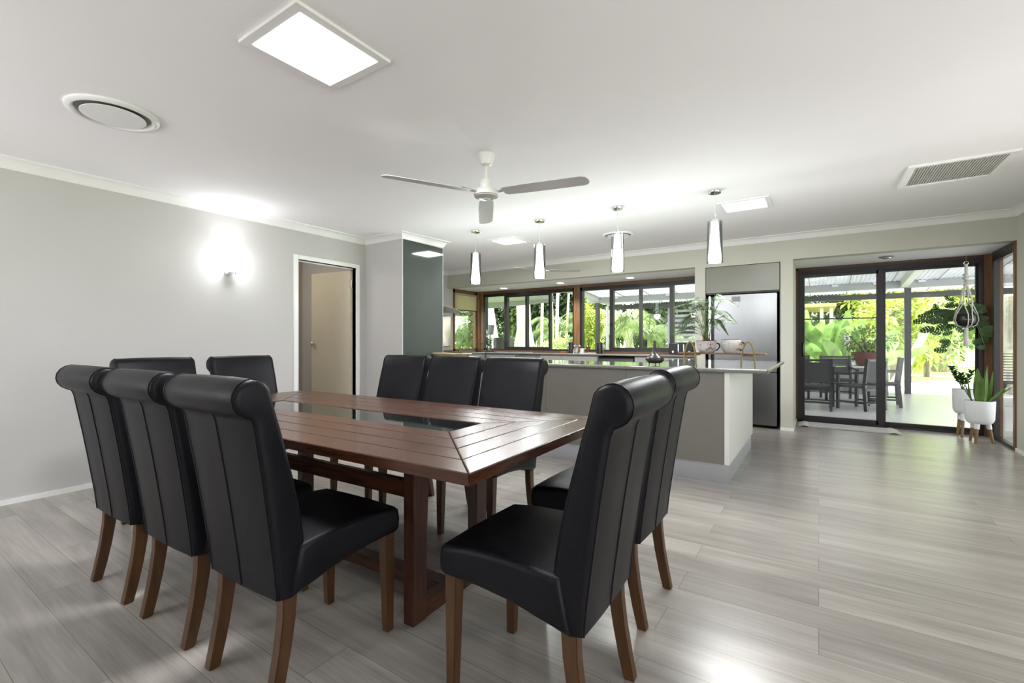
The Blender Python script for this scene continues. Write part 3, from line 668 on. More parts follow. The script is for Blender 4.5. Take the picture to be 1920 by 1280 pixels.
# wall sconce
t = thing('wall_sconce', 'lit white wall lamp with small chrome bracket on the left wall', 'wall lamp', (XL, 2.175, 1.78))
MB().box(XL, XL + .012, 2.145, 2.205, 1.765, 1.80).build('back_plate', CHROME, t, bevel=.002)
MB().bar((XL + .01, 2.175, 1.775), (XL + .07, 2.175, 1.775), .016, .016).lathe([(.038, 1.768), (.038, 1.784)], (XL + .075, 2.175, 0), 24).build('bracket', CHROME, t, smooth=40)
MB().lathe([(.03, 1.785), (.034, 1.79), (.036, 1.95), (.032, 1.95), (.03, 1.80), (.01, 1.795)], (XL + .075, 2.175, 0), 24).build('glass_shade', SCON, t, smooth=40)
lamp('sconce_light', 'POINT', (XL + .16, 2.175, 1.87), 3, (.95, .96, 1), .05)
lamp('sconce_up', 'SPOT', (XL + .09, 2.175, 1.97), 3, (1, 1, 1), .04, rot=(PI, 0, 0), spot=R(120))

# ---------------------------------------------------------------- things on the island
BZ = .9175
vs_ = thing('bottle_vase', 'dark bulbous bottle vase on three tiny feet on the island benchtop', 'vase', (-1.256, 4.27, BZ))
MB().lathe([(.02, .012), (.06, .018), (.080, .036), (.084, .052), (.078, .066), (.055, .082), (.034, .10), (.022, .125), (.015, .16), (.012, .20), (.0125, .218), (.010, .219), (.009, .205), (.006, .19)], (-1.256, 4.27, BZ), 36).build('vase_body', DARKC, vs_, smooth=50)
for a in (100, 220, 340): MB().tube([(-1.256 + .05 * math.cos(R(a)), 4.27 + .05 * math.sin(R(a)), BZ + .02), (-1.256 + .055 * math.cos(R(a)), 4.27 + .055 * math.sin(R(a)), BZ)], [.006, .003], 8).build('foot', DARKC, vs_)
# raised tray
TY = 4.40; tz = 1.018
tr = thing('raised_tray', 'narrow timber tray raised on two brass strap arches on the island benchtop', 'tray', (-.70, TY, BZ))
MB().box(-1.07, -.365, TY - .085, TY + .085, tz, tz + .013).build('tray_board', TRAYW, tr, bevel=.003)
for x in (-.945, -.487):
    arc = MB(); pts = [(x - .05 * math.cos(PI * i / 24) * (1 - .10 * math.sin(PI * i / 24)), BZ + .01 + .198 * math.sin(PI * i / 24) ** .75) for i in range(25)]
    pts = [(x - .054, BZ)] + pts + [(x + .054, BZ)]
    for (x0_, z0_), (x1_, z1_) in zip(pts, pts[1:]):
        nx, nz = -(z1_ - z0_), (x1_ - x0_); l_ = math.hypot(nx, nz) or 1; nx, nz = nx / l_ * .0045, nz / l_ * .0045
        vs = [(x_ + sg * nx, y_, z_ + sg * nz) for y_ in (TY - .155, TY - .115) for (x_, z_) in ((x0_, z0_), (x1_, z1_)) for sg in (-1, 1)]
        arc.add(vs, [(0, 1, 3, 2), (4, 6, 7, 5), (0, 4, 5, 1), (2, 3, 7, 6), (0, 2, 6, 4), (1, 5, 7, 3)])
    arc.build('strap_arch', BRASS, tr)
    MB().box(x - .045, x + .045, TY - .116, TY + .08, tz - .012, tz).build('cross_batten', TRAYW, tr)
def text_on(parent, body, size, center, normal_ang, radius, m, name):
    """flat letters wrapped round a vertical cylinder of given radius about center (world)"""
    cu = bpy.data.curves.new(name, 'FONT'); cu.body = body; cu.size = size; cu.align_x = 'CENTER'; cu.extrude = .0; cu.resolution_u = 2; cu.offset = .0006
    tmp = bpy.data.objects.new(name, cu); col.objects.link(tmp); dg = bpy.context.evaluated_depsgraph_get(); me = bpy.data.meshes.new_from_object(tmp.evaluated_get(dg))
    bpy.data.objects.remove(tmp); off = rootloc(parent)
    for v in me.vertices:
        a = normal_ang + v.co.x / radius(center[2] + v.co.y); r_ = radius(center[2] + v.co.y) + .0008
        v.co = Vector((center[0] + r_ * math.cos(a), center[1] + r_ * math.sin(a), center[2] + v.co.y)) - off
    me.materials.clear(); me.materials.append(m); o = bpy.data.objects.new(name, me); col.objects.link(o); o.parent = parent; return o
INK = mat('black_red_print', (.05, .02, .02), .6); INKR = mat('red_print', (.30, .03, .03), .6)
def jug(x, y, r, prof, handle_ang, txt_ang, label, lip=None):
    t = thing('enamel_planter', label, 'planter', (x, y, tz + .013), 0, None); z = tz + .0135
    MB().lathe([(a * r, b) for a, b in prof], (x, y, z), 40).build('pot_body', ENAMEL, t, smooth=50)
    top_ = max(b for a, b in prof); rt = [a for a, b in prof if b == top_][0] * r
    MB().lathe([(rt, top_ - .002), (rt + .002, top_ + .001), (rt - .004, top_ + .002), (rt - .004, top_ - .003)], (x, y, z), 40, cap=False).build('rim', BLACK, t, smooth=40)
    MB().lathe([(.001, top_ - .018), (rt - .008, top_ - .018), (rt - .008, top_ - .02)], (x, y, z), 30).build('soil', SOIL, t)
    hx, hy = math.cos(handle_ang), math.sin(handle_ang); rr = r * .93
    MB().tube([(x + hx * rr, y + hy * rr, z + top_ * .82), (x + hx * (rr + .022), y + hy * (rr + .022), z + top_ * .74), (x + hx * (rr + .028), y + hy * (rr + .028), z + top_ * .5), (x + hx * (rr + .01), y + hy * (rr + .01), z + top_ * .25), (x + hx * rr * .84, y + hy * rr * .84, z + top_ * .16)], .006, 8).build('handle', BLACK, t, smooth=50)
    P2 = sorted(set((b, a * r) for a, b in prof if a > .5))
    def rad(zz):
        q = zz - z
        for (b0_, a0_), (b1_, a1_) in zip(P2, P2[1:]):
            if b0_ <= q <= b1_ and b1_ > b0_: return a0_ + (a1_ - a0_) * (q - b0_) / (b1_ - b0_)
        return P2[-1][1]
    text_on(t, 'GARDEN', .019, (x, y, z + .026), txt_ang, rad, INK, 'lettering')
    text_on(t, 'PARIS', .013, (x, y, z + .041), txt_ang, rad, INK, 'small_lettering')
    em = MB()
    def on(a, zz):
        r_ = rad(zz) + .0015; return (x + r_ * math.cos(txt_ang + a / r), y + r_ * math.sin(txt_ang + a / r), zz)
    zc = z + .073
    em.tube([on(.026 * math.cos(u * PI / 12), zc + .016 * math.sin(u * PI / 12)) for u in range(25)], .0011, 5)
    em.tube([on(0, zc - .012), on(0, zc + .012)], .0016, 5).tube([on(-.016, zc + .006), on(-.006, zc - .001), on(0, zc + .006), on(.006, zc - .001), on(.016, zc + .006)], .0016, 5).tube([on(-.008, zc - .006), on(.008, zc - .006)], .0012, 5)
    em.build('emblem', INKR, t)
    return t, z + top_
ta = math.atan2(-4.4, .87) + .12
j1, jz = jug(-.835, TY, .087, [(.62, 0), (.66, .004), (.70, .014), (.80, .018), (.97, .095), (1.0, .105), (.97, .105), (.9, .02), (.2, .012)], ta + 1.35, ta + .25, 'crackled white enamel planter holding the indoor palm on the tray')
jug(-.635, TY - .005, .085, [(.60, 0), (.64, .005), (.70, .012), (.90, .04), (1.0, .068), (.98, .09), (.90, .108), (.84, .115), (.80, .115), (.85, .05), (.4, .012)], ta + 1.5, ta + 1.0, 'empty round crackled white enamel pot on the right of the tray')
def fruit(x, y, z, r, label):
    o = MB().lathe([(r * math.sin(PI * i / 8) + .0003, -r * math.cos(PI * i / 8)) for i in range(9)], (x, y, z), 14).build('red_ornament', RED, None, smooth=60); tag(o, label, 'ornament', 'red ornaments in the enamel planter'); return o
fruit(-.85, TY - .055, jz - .002, .013, 'small red ball ornament under the palm stems in the enamel planter')
fruit(-.79, TY - .05, jz - .004, .011, 'small red ball ornament near the right rim of the enamel planter')
# parlour palm
def frond(mb, base, az, L_, lift, droop, nl, ll, lw, stem=None):
    pts = []; d = Vector((math.cos(az), math.sin(az), 0)); base = Vector(base)
    for i in range(11):
        u = i / 10; pts.append(base + d * (L_ * u * (.35 + .65 * u)) + Vector((0, 0, lift * math.sin(min(u * 1.25, 1) * PI / 2) - droop * max(0, u - .45) ** 2 * 3)))
    (stem or mb).tube(pts, [.0022 * (1 - .6 * i / 10) * (L_ / .3) ** .5 for i in range(11)], 5)
    for i in range(nl):
        u = .42 + .56 * i / (nl - 1); k = u * 10; i0 = min(int(k), 9); p = pts[i0].lerp(pts[i0 + 1], k - i0); dd = (pts[i0 + 1] - pts[i0]).normalized()
        s_ = dd.cross(Vector((0, 0, 1))).normalized(); l_ = ll * math.sin(PI * (.2 + .75 * (u - .42) / .58))
        for sg in (-1, 1): mb.leaf(p, dd * .55 + s_ * sg + Vector((0, 0, rnd.uniform(-.15, .15))), l_, lw, bend=.3)
t = thing('indoor_palm', 'feathery green indoor palm growing in the left enamel planter', 'palm', (-.835, TY, jz - .016))
pm, stm = MB(), MB()
for k, (az, L_, lift, droop) in enumerate([(200, .26, .33, .05), (170, .27, .22, .18), (-20, .26, .36, .10), (20, .22, .27, .14), (-45, .20, .20, .08), (215, .30, .13, .06), (240, .16, .30, .05), (60, .20, .32, .1), (110, .17, .36, .1), (-5, .18, .22, .2), (150, .20, .34, .14), (-70, .14, .36, .05), (185, .32, .10, .04), (190, .16, .36, .03), (0, .15, .40, .06), (-30, .30, .28, .16), (160, .24, .26, .1), (230, .22, .22, .08), (-80, .10, .28, .02)]):
    frond(pm, (-.835 + rnd.uniform(-.02, .02), TY + rnd.uniform(-.02, .02), jz - .016), R(az), L_ * 1.05, lift * 1.1, droop, 22, .075, .0085, stm)
r3 = random.Random(5)
for k in range(16): frond(pm, (-.835 + r3.uniform(-.025, .025), TY + r3.uniform(-.025, .025), jz - .016), r3.uniform(0, 2 * PI), r3.uniform(.12, .26), r3.uniform(.16, .42), r3.uniform(.03, .14), 20, .062, .009, stm)
pm.build('foliage', LF_HP, t); stm.build('stems', LF_M, t)
# carved wooden bowl
bx, by = -3.72, 4.28
bw = MB()
for i, (a, zb_) in enumerate([(.55, 0), (.80, .02), (1.0, .068), (.985, .074), (.90, .060), (.6, .018), (.02, .014)]): pass
bw.lathe([(.16, 0), (.23, .02), (.30, .066), (.295, .072), (.27, .06), (.18, .018), (.01, .014)], (bx, by, BZ), 36, sy=.42)
o = bw.build('wooden_bowl', WOODB, None, smooth=50); tag(o, 'long shallow rustic wooden bowl on the island benchtop beside the dark glass pier', 'bowl')

# things on the back benchtop
Z2 = .9255
def cyl_thing(name, label, cat, x, y, parts, group=None, z=Z2):
    t = thing(name, label, cat, (x, y, z), 0, group)
    for nm, prof, m_ in parts: MB().lathe(prof, (x, y, z), 24).build(nm, m_, t, smooth=40)
    return t
for x, lb_ in ((-3.66, 'black coffee plunger canister left of the timber window post'), (-3.12, 'black lidded canister below the right kitchen window')):
    t = cyl_thing('canister', lb_, 'canister', x, 7.42, [('body', [(.045, 0), (.048, .003), (.048, .155), (.046, .16)], BLACK), ('lid', [(.05, .16), (.05, .185), (.03, .195), (.01, .197)], DARKC)])
    MB().tube([(x + .047, 7.42, 1.06), (x + .075, 7.42, 1.05), (x + .075, 7.42, .98), (x + .047, 7.42, .965)], .006, 8).build('handle', CHROME, t, smooth=40)
cyl_thing('dispenser_bottle', 'amber pump bottle on the back benchtop beside the sink', 'bottle', -3.335, 7.42, [('body', [(.032, 0), (.036, .004), (.036, .11), (.014, .135)], AMBER), ('pump', [(.014, .13), (.014, .155), (.006, .16), (.006, .18)], BLACK)])
cyl_thing('lidded_tub', 'white tub with black lid beside the amber pump bottle', 'tub', -3.45, 7.43, [('body', [(.034, 0), (.038, .004), (.038, .09)], LABELW), ('lid', [(.04, .09), (.04, .11), (.035, .113)], BLACK)])
cyl_thing('mug', 'white mug on the back benchtop behind the tap', 'mug', -3.60, 7.48, [('body', [(.03, 0), (.036, .01), (.038, .09), (.034, .09), (.03, .012), (.005, .01)], LABELW)])
o = MB().box(-3.83, -3.74, 7.33, 7.39, Z2, Z2 + .028).build('sponge', mat('orange_sponge', (.42, .16, .07), .9), None, bevel=.005); tag(o, 'small orange-brown sponge block on the back benchtop', 'sponge')
o = MB().box(-3.45, -3.16, 7.28, 7.36, Z2, Z2 + .012).build('soap_dish', LABELW, None, bevel=.004); tag(o, 'low white dish in front of the amber pump bottle', 'dish')
t = thing('kitchen_tap', 'chrome angled kitchen tap standing at the sink', 'tap', (-3.55, 7.36, Z2))
MB().tube([(-3.58, 7.36, Z2), (-3.575, 7.36, Z2 + .05), (-3.52, 7.36, Z2 + .12), (-3.47, 7.35, Z2 + .145), (-3.44, 7.33, Z2 + .12)], [.02, .02, .017, .014, .012], 12).build('spout', CHROME, t, smooth=50); MB().tube([(-3.53, 7.36, Z2 + .12), (-3.55, 7.38, Z2 + .16)], .006, 8).build('lever', CHROME, t)
o = MB().box(-5.20, -4.4, 7.30, 7.34, Z2, Z2 + .008).build('chopping_board', mat('pale_board', (.5, .5, .5), .5), None, bevel=.003); tag(o, 'thin pale board lying on the back benchtop under the left window', 'board')
ts = thing('toaster', 'black toaster with chrome levers on the back benchtop beside the wall pier', 'toaster', (-1.77, 7.45, Z2))
MB().box(-1.95, -1.58, 7.35, 7.55, Z2 + .008, Z2 + .19).build('toaster_body', BLACK, ts, bevel=.015, seg=3, smooth=40)
for x in (-1.80, -1.72):
    MB().box(x - .006, x + .006, 7.338, 7.352, Z2 + .05, Z2 + .16).build('lever', CHROME, ts)
for x in (-1.88, -1.64): MB().tube([(x, 7.352, Z2 + .045), (x, 7.335, Z2 + .045)], .016, 14).build('dial', CHROME, ts, smooth=40)
cyl_thing('kettle', 'black rounded kettle between the toaster and the wall pier', 'kettle', -1.545, 7.58, [('body', [(.06, 0), (.075, .01), (.078, .10), (.062, .19), (.04, .215), (.012, .222), (.012, .24), (.003, .245)], BLACK)])
# peace lily in glass vase on timber board
px_, py_ = -5.53, 7.5
o = MB().lathe([(.12, 0), (.125, .01), (.12, .022), (.01, .022)], (px_, py_, Z2), 20, sy=.7).build('timber_slab', TIMBERD, None, smooth=40); tag(o, 'round dark timber slab under the glass vase', 'timber slab')
gv = thing('glass_vase', 'clear glass vase holding the peace lily on the timber slab', 'vase', (px_, py_, Z2 + .022))
MB().lathe([(.048, 0), (.052, .004), (.056, .115), (.053, .115), (.049, .008), (.002, .006)], (px_, py_, Z2 + .0225), 24).build('vase_wall', CLEAR, gv, smooth=40)
t = thing('peace_lily', 'leafy peace lily with a white flower in the kitchen window corner', 'plant', (px_, py_, Z2 + .04)); lf, fl_ = MB(), MB()
for i in range(46):
    a = rnd.uniform(0, 2 * PI); e = rnd.uniform(.15, 1.3); s0 = Vector((px_, py_, Z2 + .05)); d = Vector((math.cos(a) * math.cos(e), math.sin(a) * math.cos(e) * .8, math.sin(e))); m0 = s0 + Vector((0, 0, .08)) + d * rnd.uniform(.03, .14)
    lf.tube([s0, s0 + Vector((0, 0, .06)), m0], .002, 4); lf.leaf(m0, Vector((d.x, d.y * .8, d.z * .5)), rnd.uniform(.09, .13), .042, bend=.4, n=5)
lf.build('foliage', LF_H, t)
fl_.tube([(px_, py_, Z2 + .1), (px_ - .03, py_, Z2 + .30), (px_ - .05, py_, Z2 + .36)], .002, 5).leaf((px_ - .05, py_, Z2 + .35), (-.1, 0, 1), .10, .035, up=(0, 1, 0), bend=-.1, n=5); fl_.leaf((px_ - .01, py_ - .02, Z2 + .28), (-.4, -.3, .8), .08, .045, up=(0, 1, 0), n=5)
fl_.build('flower', mat('white_petal', (.8, .8, .76), .6, trans=.3), t)

# ---------------------------------------------------------------- planters, hanging plant, mat
def planter(x, y, r, z0, z1, label):
    t = thing('legged_planter', label, 'planter', (x, y, 0), 0, 'white planters on timber legs')
    k = 12; pr = [(r * .70, z0), (r * .84, z0 + .015), (r * .95, z0 + .05), (r, z1 - .004), (r * .985, z1), (r * .93, z1), (r * .92, z1 - .02), (.004, z1 - .022)]
    MB().lathe(pr, (x, y, 0), 28).build('pot', POTW, t, smooth=40)
    MB().lathe([(r * .915, z1 - .02), (.002, z1 - .016)], (x, y, 0), 24).build('soil', SOIL, t)
    for i in range(3):
        a = R(-118 + 120 * i); c_, s_ = math.cos(a), math.sin(a)
        p0 = Vector((x + c_ * r * .50, y + s_ * r * .50, z0 + .03)); p1 = Vector((x + c_ * r * .86, y + s_ * r * .86, 0)); m_ = p0.lerp(p1, .36)
        lg = MB().tube([m_, p1], [.018, .013], 12).build('leg', PLEG, t, smooth=40)
        MB().tube([p0, m_], [.027, .022], 12).build('leg_socket', POTW, t, smooth=40)
planter(1.50, 7.20, .128, .215, .47, 'white patterned planter on timber legs in the window corner, front one of two')
planter(1.455, 7.565, .118, .275, .565, 'white planter on timber legs, taller one behind at left')
t = thing('snake_plant', 'upright snake plant with broad yellow-green leaves in the front planter', 'plant', (1.50, 7.20, .455)); lf = MB()
def strap(mb, p, az, lean, L_, W_, tw=0):
    d0 = Vector((math.cos(az) * math.sin(lean), math.sin(az) * math.sin(lean), math.cos(lean))); a = Vector((math.cos(az + PI / 2 + tw), math.sin(az + PI / 2 + tw), 0)); p = Vector(p); vs = []; n = 8
    for i in range(n + 1):
        u = i / n; c = p + d0 * (L_ * u) + Vector((math.cos(az), math.sin(az), -.3)) * (L_ * .12 * lean * u * u); ww = W_ / 2 * (.55 + .45 * math.sin(PI * min(u * 1.4, .5))) * (1 - u ** 3.2) + .0005; nn = a.cross(d0) * ww * .3
        vs += [c - a * ww + nn, c, c + a * ww + nn]
    mb.add(vs, [(3 * i + j, 3 * i + j + 1, 3 * i + 4 + j, 3 * i + 3 + j) for i in range(n) for j in (0, 1)])
for az, ln, L_, W_ in ((180, .12, .34, .075), (200, .32, .26, .07), (90, .05, .38, .085), (-60, .06, .42, .05), (0, .12, .36, .06), (20, .85, .30, .055), (-20, .6, .26, .05), (250, .12, .24, .065), (150, .42, .30, .055), (-90, .1, .30, .06), (60, .3, .42, .045)):
    strap(lf, (1.50 + .06 * math.cos(R(az)), 7.20 + .06 * math.sin(R(az)), .453), R(az), ln, L_, W_, rnd.uniform(-.6, .6))
lf.build('leaves', LF_S, t)
t = thing('zz_plant', 'small dark glossy leafed plant in the rear planter', 'plant', (1.455, 7.565, .55)); lf, st_ = MB(), MB()
for k in range(6):
    a = R(60 * k + 140); base = Vector((1.43, 7.56, .548)); top_ = base + Vector((math.cos(a) * .10 - .01, math.sin(a) * .07, rnd.uniform(.14, .27))); st_.tube([base, base.lerp(top_, .5) + Vector((0, 0, .03)), top_], [.006, .005, .003], 6)
    for i in range(9):
        p = base.lerp(top_, .35 + .65 * i / 8)
        for sg in (0, 1): lf.leaf(p, (math.cos(a + sg * PI + i), math.sin(a + sg * PI + i), .8), .07, .036, bend=.1)
lf.build('foliage', LF_H, t); st_.build('stems', LF_M, t)
# macrame hanger
hx, hy = 1.46, 7.56
hg = thing('macrame_hanger', 'white knotted rope plant hanger hooked to the ceiling by the sliding door', 'plant hanger', (hx, hy, 2.17))
MB().tube([(hx, hy, 2.169), (hx, hy, 2.08)], .002, 6).tube([(hx + .02 * math.cos(u * PI / 8), hy, 2.062 + .02 * math.sin(u * PI / 8)) for u in range(17)], .003, 6, cap=False).build('hook', CHROME, hg, smooth=40)
rp = MB().tube([(hx, hy, 2.05), (hx, hy, 1.93)], [.016, .014], 8); kz = [1.92, 1.88, 1.84, 1.80]
for z in kz: rp.lathe([(.006, -.02), (.026, -.008), (.028, .006), (.008, .02)], (hx + rnd.uniform(-.008, .008), hy, z), 8)
for k in range(4):
    a = R(45 + 90 * k + 10); c_, s_ = math.cos(a), math.sin(a)
    rp.tube([(hx, hy, 1.82), (hx + c_ * .03, hy + s_ * .03, 1.74), (hx + c_ * .055, hy + s_ * .055, 1.60)], .008, 6)
    rp.lathe([(.005, -.02), (.016, 0), (.005, .02)], (hx + c_ * .055, hy + s_ * .055, 1.60), 8).lathe([(.005, -.02), (.014, 0), (.005, .02)], (hx + c_ * .035, hy + s_ * .035, 1.70), 8)
    for da in (-.6, .6): rp.tube([(hx + c_ * .055, hy + s_ * .055, 1.59), (hx + math.cos(a + da) * .098, hy + math.sin(a + da) * .098, 1.45), (hx + math.cos(a + da) * .108, hy + math.sin(a + da) * .108, 1.38), (hx + math.cos(a + da) * .085, hy + math.sin(a + da) * .085, 1.32), (hx, hy, 1.29)], .0055, 6)
rp.lathe([(.008, -.02), (.026, 0), (.01, .02)], (hx, hy, 1.275), 8).tube([(hx, hy, 1.27), (hx, hy, 1.16), (hx + .01, hy, 1.08)], [.016, .024, .034], 10)
rp.build('knotted_rope', ROPE, hg, smooth=50)
hp = thing('hanging_pot', 'black glazed pot cradled in the macrame hanger', 'plant pot', (hx, hy, 1.31))
MB().lathe([(.05, 1.308), (.08, 1.325), (.098, 1.37), (.095, 1.43), (.085, 1.45), (.08, 1.45), (.085, 1.42), (.01, 1.415)], (hx, hy, 0), 28).build('pot_body', BLACK, hp, smooth=50); MB().box(hx - .035, hx + .035, hy - .1005, hy - .094, 1.385, 1.392).build('label_mark', GREY, hp)
t = thing('monstera_vine', 'trailing holey-leafed vine spilling from the hanging black pot', 'plant', (hx, hy, 1.43)); lf, st_ = MB(), MB()
def holey(mb, p, d, L_):
    d = Vector(d).normalized(); a = d.cross(Vector((.2, 1, .1))).normalized(); mb_n = 5; W_ = L_ * .62
    for sg in (-1, 1):
        for i in range(5):
            u0, u1 = i / 5 + .005, (i + .9) / 5; f0 = math.sin(PI * (u0 * .85 + .12)) ** .7; f1 = math.sin(PI * (u1 * .85 + .12)) ** .7
            q = [p + d * L_ * u0, p + d * L_ * u1, p + d * L_ * (u1 + .08) + a * sg * W_ / 2 * f1, p + d * L_ * (u0 + .08) + a * sg * W_ / 2 * f0]; mb.add(q, [(0, 1, 2, 3)])
        mb.add([p, p + d * L_, p + d * L_ * .99 + a * sg * .006, p + a * sg * .006], [(0, 1, 2, 3)])
for (ex, ez, n_) in ((-.30, 1.50, 8), (-.36, 1.38, 8), (-.22, 1.22, 8), (-.12, 1.62, 6), (-.16, 1.02, 9), (.15, 1.20, 7), (.17, 1.05, 8), (.05, 1.55, 6), (.12, 1.46, 6), (-.28, 1.30, 7)):
    p0 = Vector((hx, hy + .06, 1.45)); p3 = Vector((hx + ex, hy - abs(ex) * .20 + .06, ez)); p1 = p0 + Vector((ex * .35, 0, .10)); pts = [p0.lerp(p1, u) * (1 - u) + p1.lerp(p3, u) * u for u in [i / 8 for i in range(9)]]; st_.tube(pts, .003, 5)
    for i in range(n_):
        p = pts[min(8, 3 + i * 6 // n_)]; holey(lf, p, (rnd.uniform(-1, 1) + ex * 2, rnd.uniform(-.3, .3), rnd.uniform(-.9, .35)), rnd.uniform(.085, .14))
lf.build('leaves', LF_H, t); st_.build('stems', LF_M, t)
# door mat
t = thing('door_mat', 'pale woven cotton mat with tasselled ends in front of the sliding door', 'mat', (.30, 7.45, 0))
MB().box(-.115, .72, 7.25, 7.62, .001, .018).build('mat_body', FABRIC, t, bevel=.003)
for sx, x in ((-1, -.115), (1, .72)):
    fr_ = MB()
    for i in range(34):
        y = 7.255 + i * .0109; fr_.tube([(x, y, .012), (x + sx * .05, y + rnd.uniform(-.012, .012), .022), (x + sx * rnd.uniform(.085, .125), y + rnd.uniform(-.02, .02), .004)], [.005, .0065, .004], 5)
    fr_.build('tassel_fringe', ROPE, t)

# ---------------------------------------------------------------- outdoors
struct(MB().box(-6.4, 12, YG + .06, 13.9, -.1, -.012), 'patio_floor', PATIO)
struct(MB().box(-60, 60, 13.9, 120, -.2, -.05).box(-60, -12, -30, 13.9, -.2, -.05).box(-12, -6.4, -1.6, 13.9, -.2, -.05).box(-7.5, -6.3, 7.8, 13.9, -.2, -.05).box(12, 60, -30, 13.9, -.2, -.05), 'lawn', LAWN)
struct(MB().box(-12, 12, -30, -1.6, -.2, -.05).box(3.2, 12, -1.6, 7.8, -.19, -.045), 'paved_ground', PAVE)  # unseen paving, kept pale so it bounces light onto the ceiling
struct(MB().box(.4, 12, 13.9, 17.5, -.2, -.04), 'paved_path', PAVE)
# veranda
vr = thing('veranda_roof', 'corrugated metal veranda roof on grey beams outside the glass doors', 'veranda roof', (1, 11, 2.4))
rf = MB(); 
def sheet(x0, x1, y0, y1, za, zb_):
    p_ = .076; n_ = int((x1 - x0) / p_ * 2); vs = []
    for i in range(n_ + 1):
        x = x0 + (x1 - x0) * i / n_; dz = .011 * (1 if i % 2 else -1); vs += [(x, y0, za + dz), (x, y1, zb_ + dz)]
    rf.add(vs, [(2 * i, 2 * i + 1, 2 * i + 3, 2 * i + 2) for i in range(n_)])
    rf.add([(x0, y0, za + .03), (x1, y0, za + .03), (x1, y1, zb_ + .03), (x0, y1, zb_ + .03)], [(0, 1, 2, 3)])
sheet(-5.9, 9.0, 7.95, 14.45, 2.95, 2.34)
sheet(1.95, 9.0, 5.6, 7.95, 3.17, 2.95)  # unseen side extension, added to keep direct sun off the floor
rf.build('roof_sheeting', ROOFU, vr)
sm = MB()
for i in range(20): sm.bar((-5.5 + i * .76, 8.2, 2.90), (-5.5 + i * .76, 14.4, 2.32), .012, .014)
sm.build('sheet_seam', GREY, vr)
MB().box(-5.9, 9.0, 13.14, 13.26, 2.30, 2.47).build('roof_beam', BEAMG, vr); MB().box(-5.9, 9.0, 14.4, 14.52, 2.17, 2.30).build('gutter', POSTG, vr); MB().box(-5.9, 9.0, 8.9, 8.98, 2.74, 2.86).build('roof_batten', BEAMG, vr)
tag(MB().bar((1.55, 8.0, 2.78), (1.55, 13.14, 2.40), .12, .18).build('rafter', BEAMW, vr), 'pale painted rafter'); MB().bar((-5.6, 8.0, 2.70), (-5.6, 14.3, 2.38), .12, .20).build('side_rafter', BEAMW, vr)
for i in range(15):
    x = -5.0 + i * .76; MB().box(x - .06, x + .06, 13.06, 13.14, 2.40, 2.445).build('bracket', LABELW, vr)  # plain white blocks spaced along the beam face, not an identified part
for x, lb_ in ((1.62, 'dark grey square veranda post seen through the right door leaf'), (-5.62, 'dark grey square veranda post seen through the right kitchen window')):
    o = MB().box(x - .055, x + .055, 13.145, 13.255, -.012, 2.30).build('veranda_post', POSTG, None, bevel=.004); tag(o, lb_, 'post', 'veranda posts')
o = MB().tube([(-5.35, 13.3, -.012), (-5.35, 13.3, 2.20)], .045, 12).build('downpipe', LABELW, None, smooth=40); tag(o, 'white round downpipe next to the left veranda post', 'downpipe')
tag(MB().box(-9.6, -5.95, 8.01, 11.0, 2.26, 2.36).box(-5.95, -4.2, 8.01, 8.8, 2.26, 2.36).prism([(-9.6, 2.26), (-5.95, 2.26), (-5.95, 2.20), (-7.0, 2.15), (-9.6, 2.06)], 'y', 11.0, 11.05).build('eave', BEAMG, None), 'flat grey eave above the garden outside the left kitchen window', 'eave')
o = MB().box(-4.80, -4.45, 8.2, 8.3, 2.16, 2.259).build('outdoor_heater', POSTG, None, bevel=.01); tag(o, 'dark heater strip under the eave outside the left kitchen window', 'heater')
# pergola slats seen right of kitchen window
t = thing('slatted_screen', 'horizontal slatted privacy screen beyond the right kitchen window', 'screen', (-3.2, 14.0, 0))
for i in range(7): MB().box(-3.7, -2.6, 14.0, 14.04, 1.15 + i * .14, 1.22 + i * .14).build('slat', BEAMG, t)
for x in (-3.7, -2.65): MB().box(x - .03, x + .03, 13.96, 14.06, -.05, 2.12).build('screen_post', BEAMG, t)
# low wall with pots
wl2 = MB().box(-2.2, 1.22, 12.45, 12.75, -.012, .56).build('low_wall', BLOCK, None); tag(wl2, 'low grey block planter wall at the patio edge', 'garden wall')
MB().box(-2.2, 1.24, 12.40, 12.80, .56, .60).build('wall_cap', mat('wall_cap', (.42, .42, .38), .6), wl2)
def cluster(mb, c, rad, n, L_, W_, shell=.5):
    c = Vector(c)
    for i in range(n):
        while True:
            q = Vector((rnd.uniform(-1, 1), rnd.uniform(-1, 1), rnd.uniform(-1, 1))); l_ = q.length
            if shell < l_ <= 1: break
        p = c + Vector((q.x * rad[0], q.y * rad[1], q.z * rad[2])); d = q.normalized() + Vector((rnd.uniform(-.7, .7), rnd.uniform(-.7, .7), rnd.uniform(-.7, .5)))
        mb.leaf(p, d, L_ * rnd.uniform(.7, 1.3), W_ * rnd.uniform(.7, 1.3), bend=.2, n=2)
pt = thing('maroon_pot', 'large maroon glazed pot with jade bush on the low patio wall', 'plant pot', (.87, 12.6, .60))
MB().lathe([(.16, 0), (.20, .05), (.27, .27), (.29, .30), (.26, .30), (.24, .25), (.01, .24)], (.87, 12.6, .601), 28).build('pot_body', MAROON, pt, smooth=40)
jb = thing('jade_bush', 'small-leafed jade bush growing in the maroon pot', 'bush', (.87, 12.6, .85)); lf, st_ = MB(), MB()
for k in range(7):
    a = 2 * PI * k / 7; st_.tube([(.87, 12.6, .84), (.87 + .15 * math.cos(a), 12.6 + .15 * math.sin(a), 1.05), (.87 + .34 * math.cos(a), 12.6 + .3 * math.sin(a), 1.25)], [.03, .02, .01], 6)
cluster(lf, (.87, 12.6, 1.17), (.50, .4, .30), 900, .07, .05, .2); lf.build('foliage', LF_M, jb); st_.build('stems', BARKD, jb)
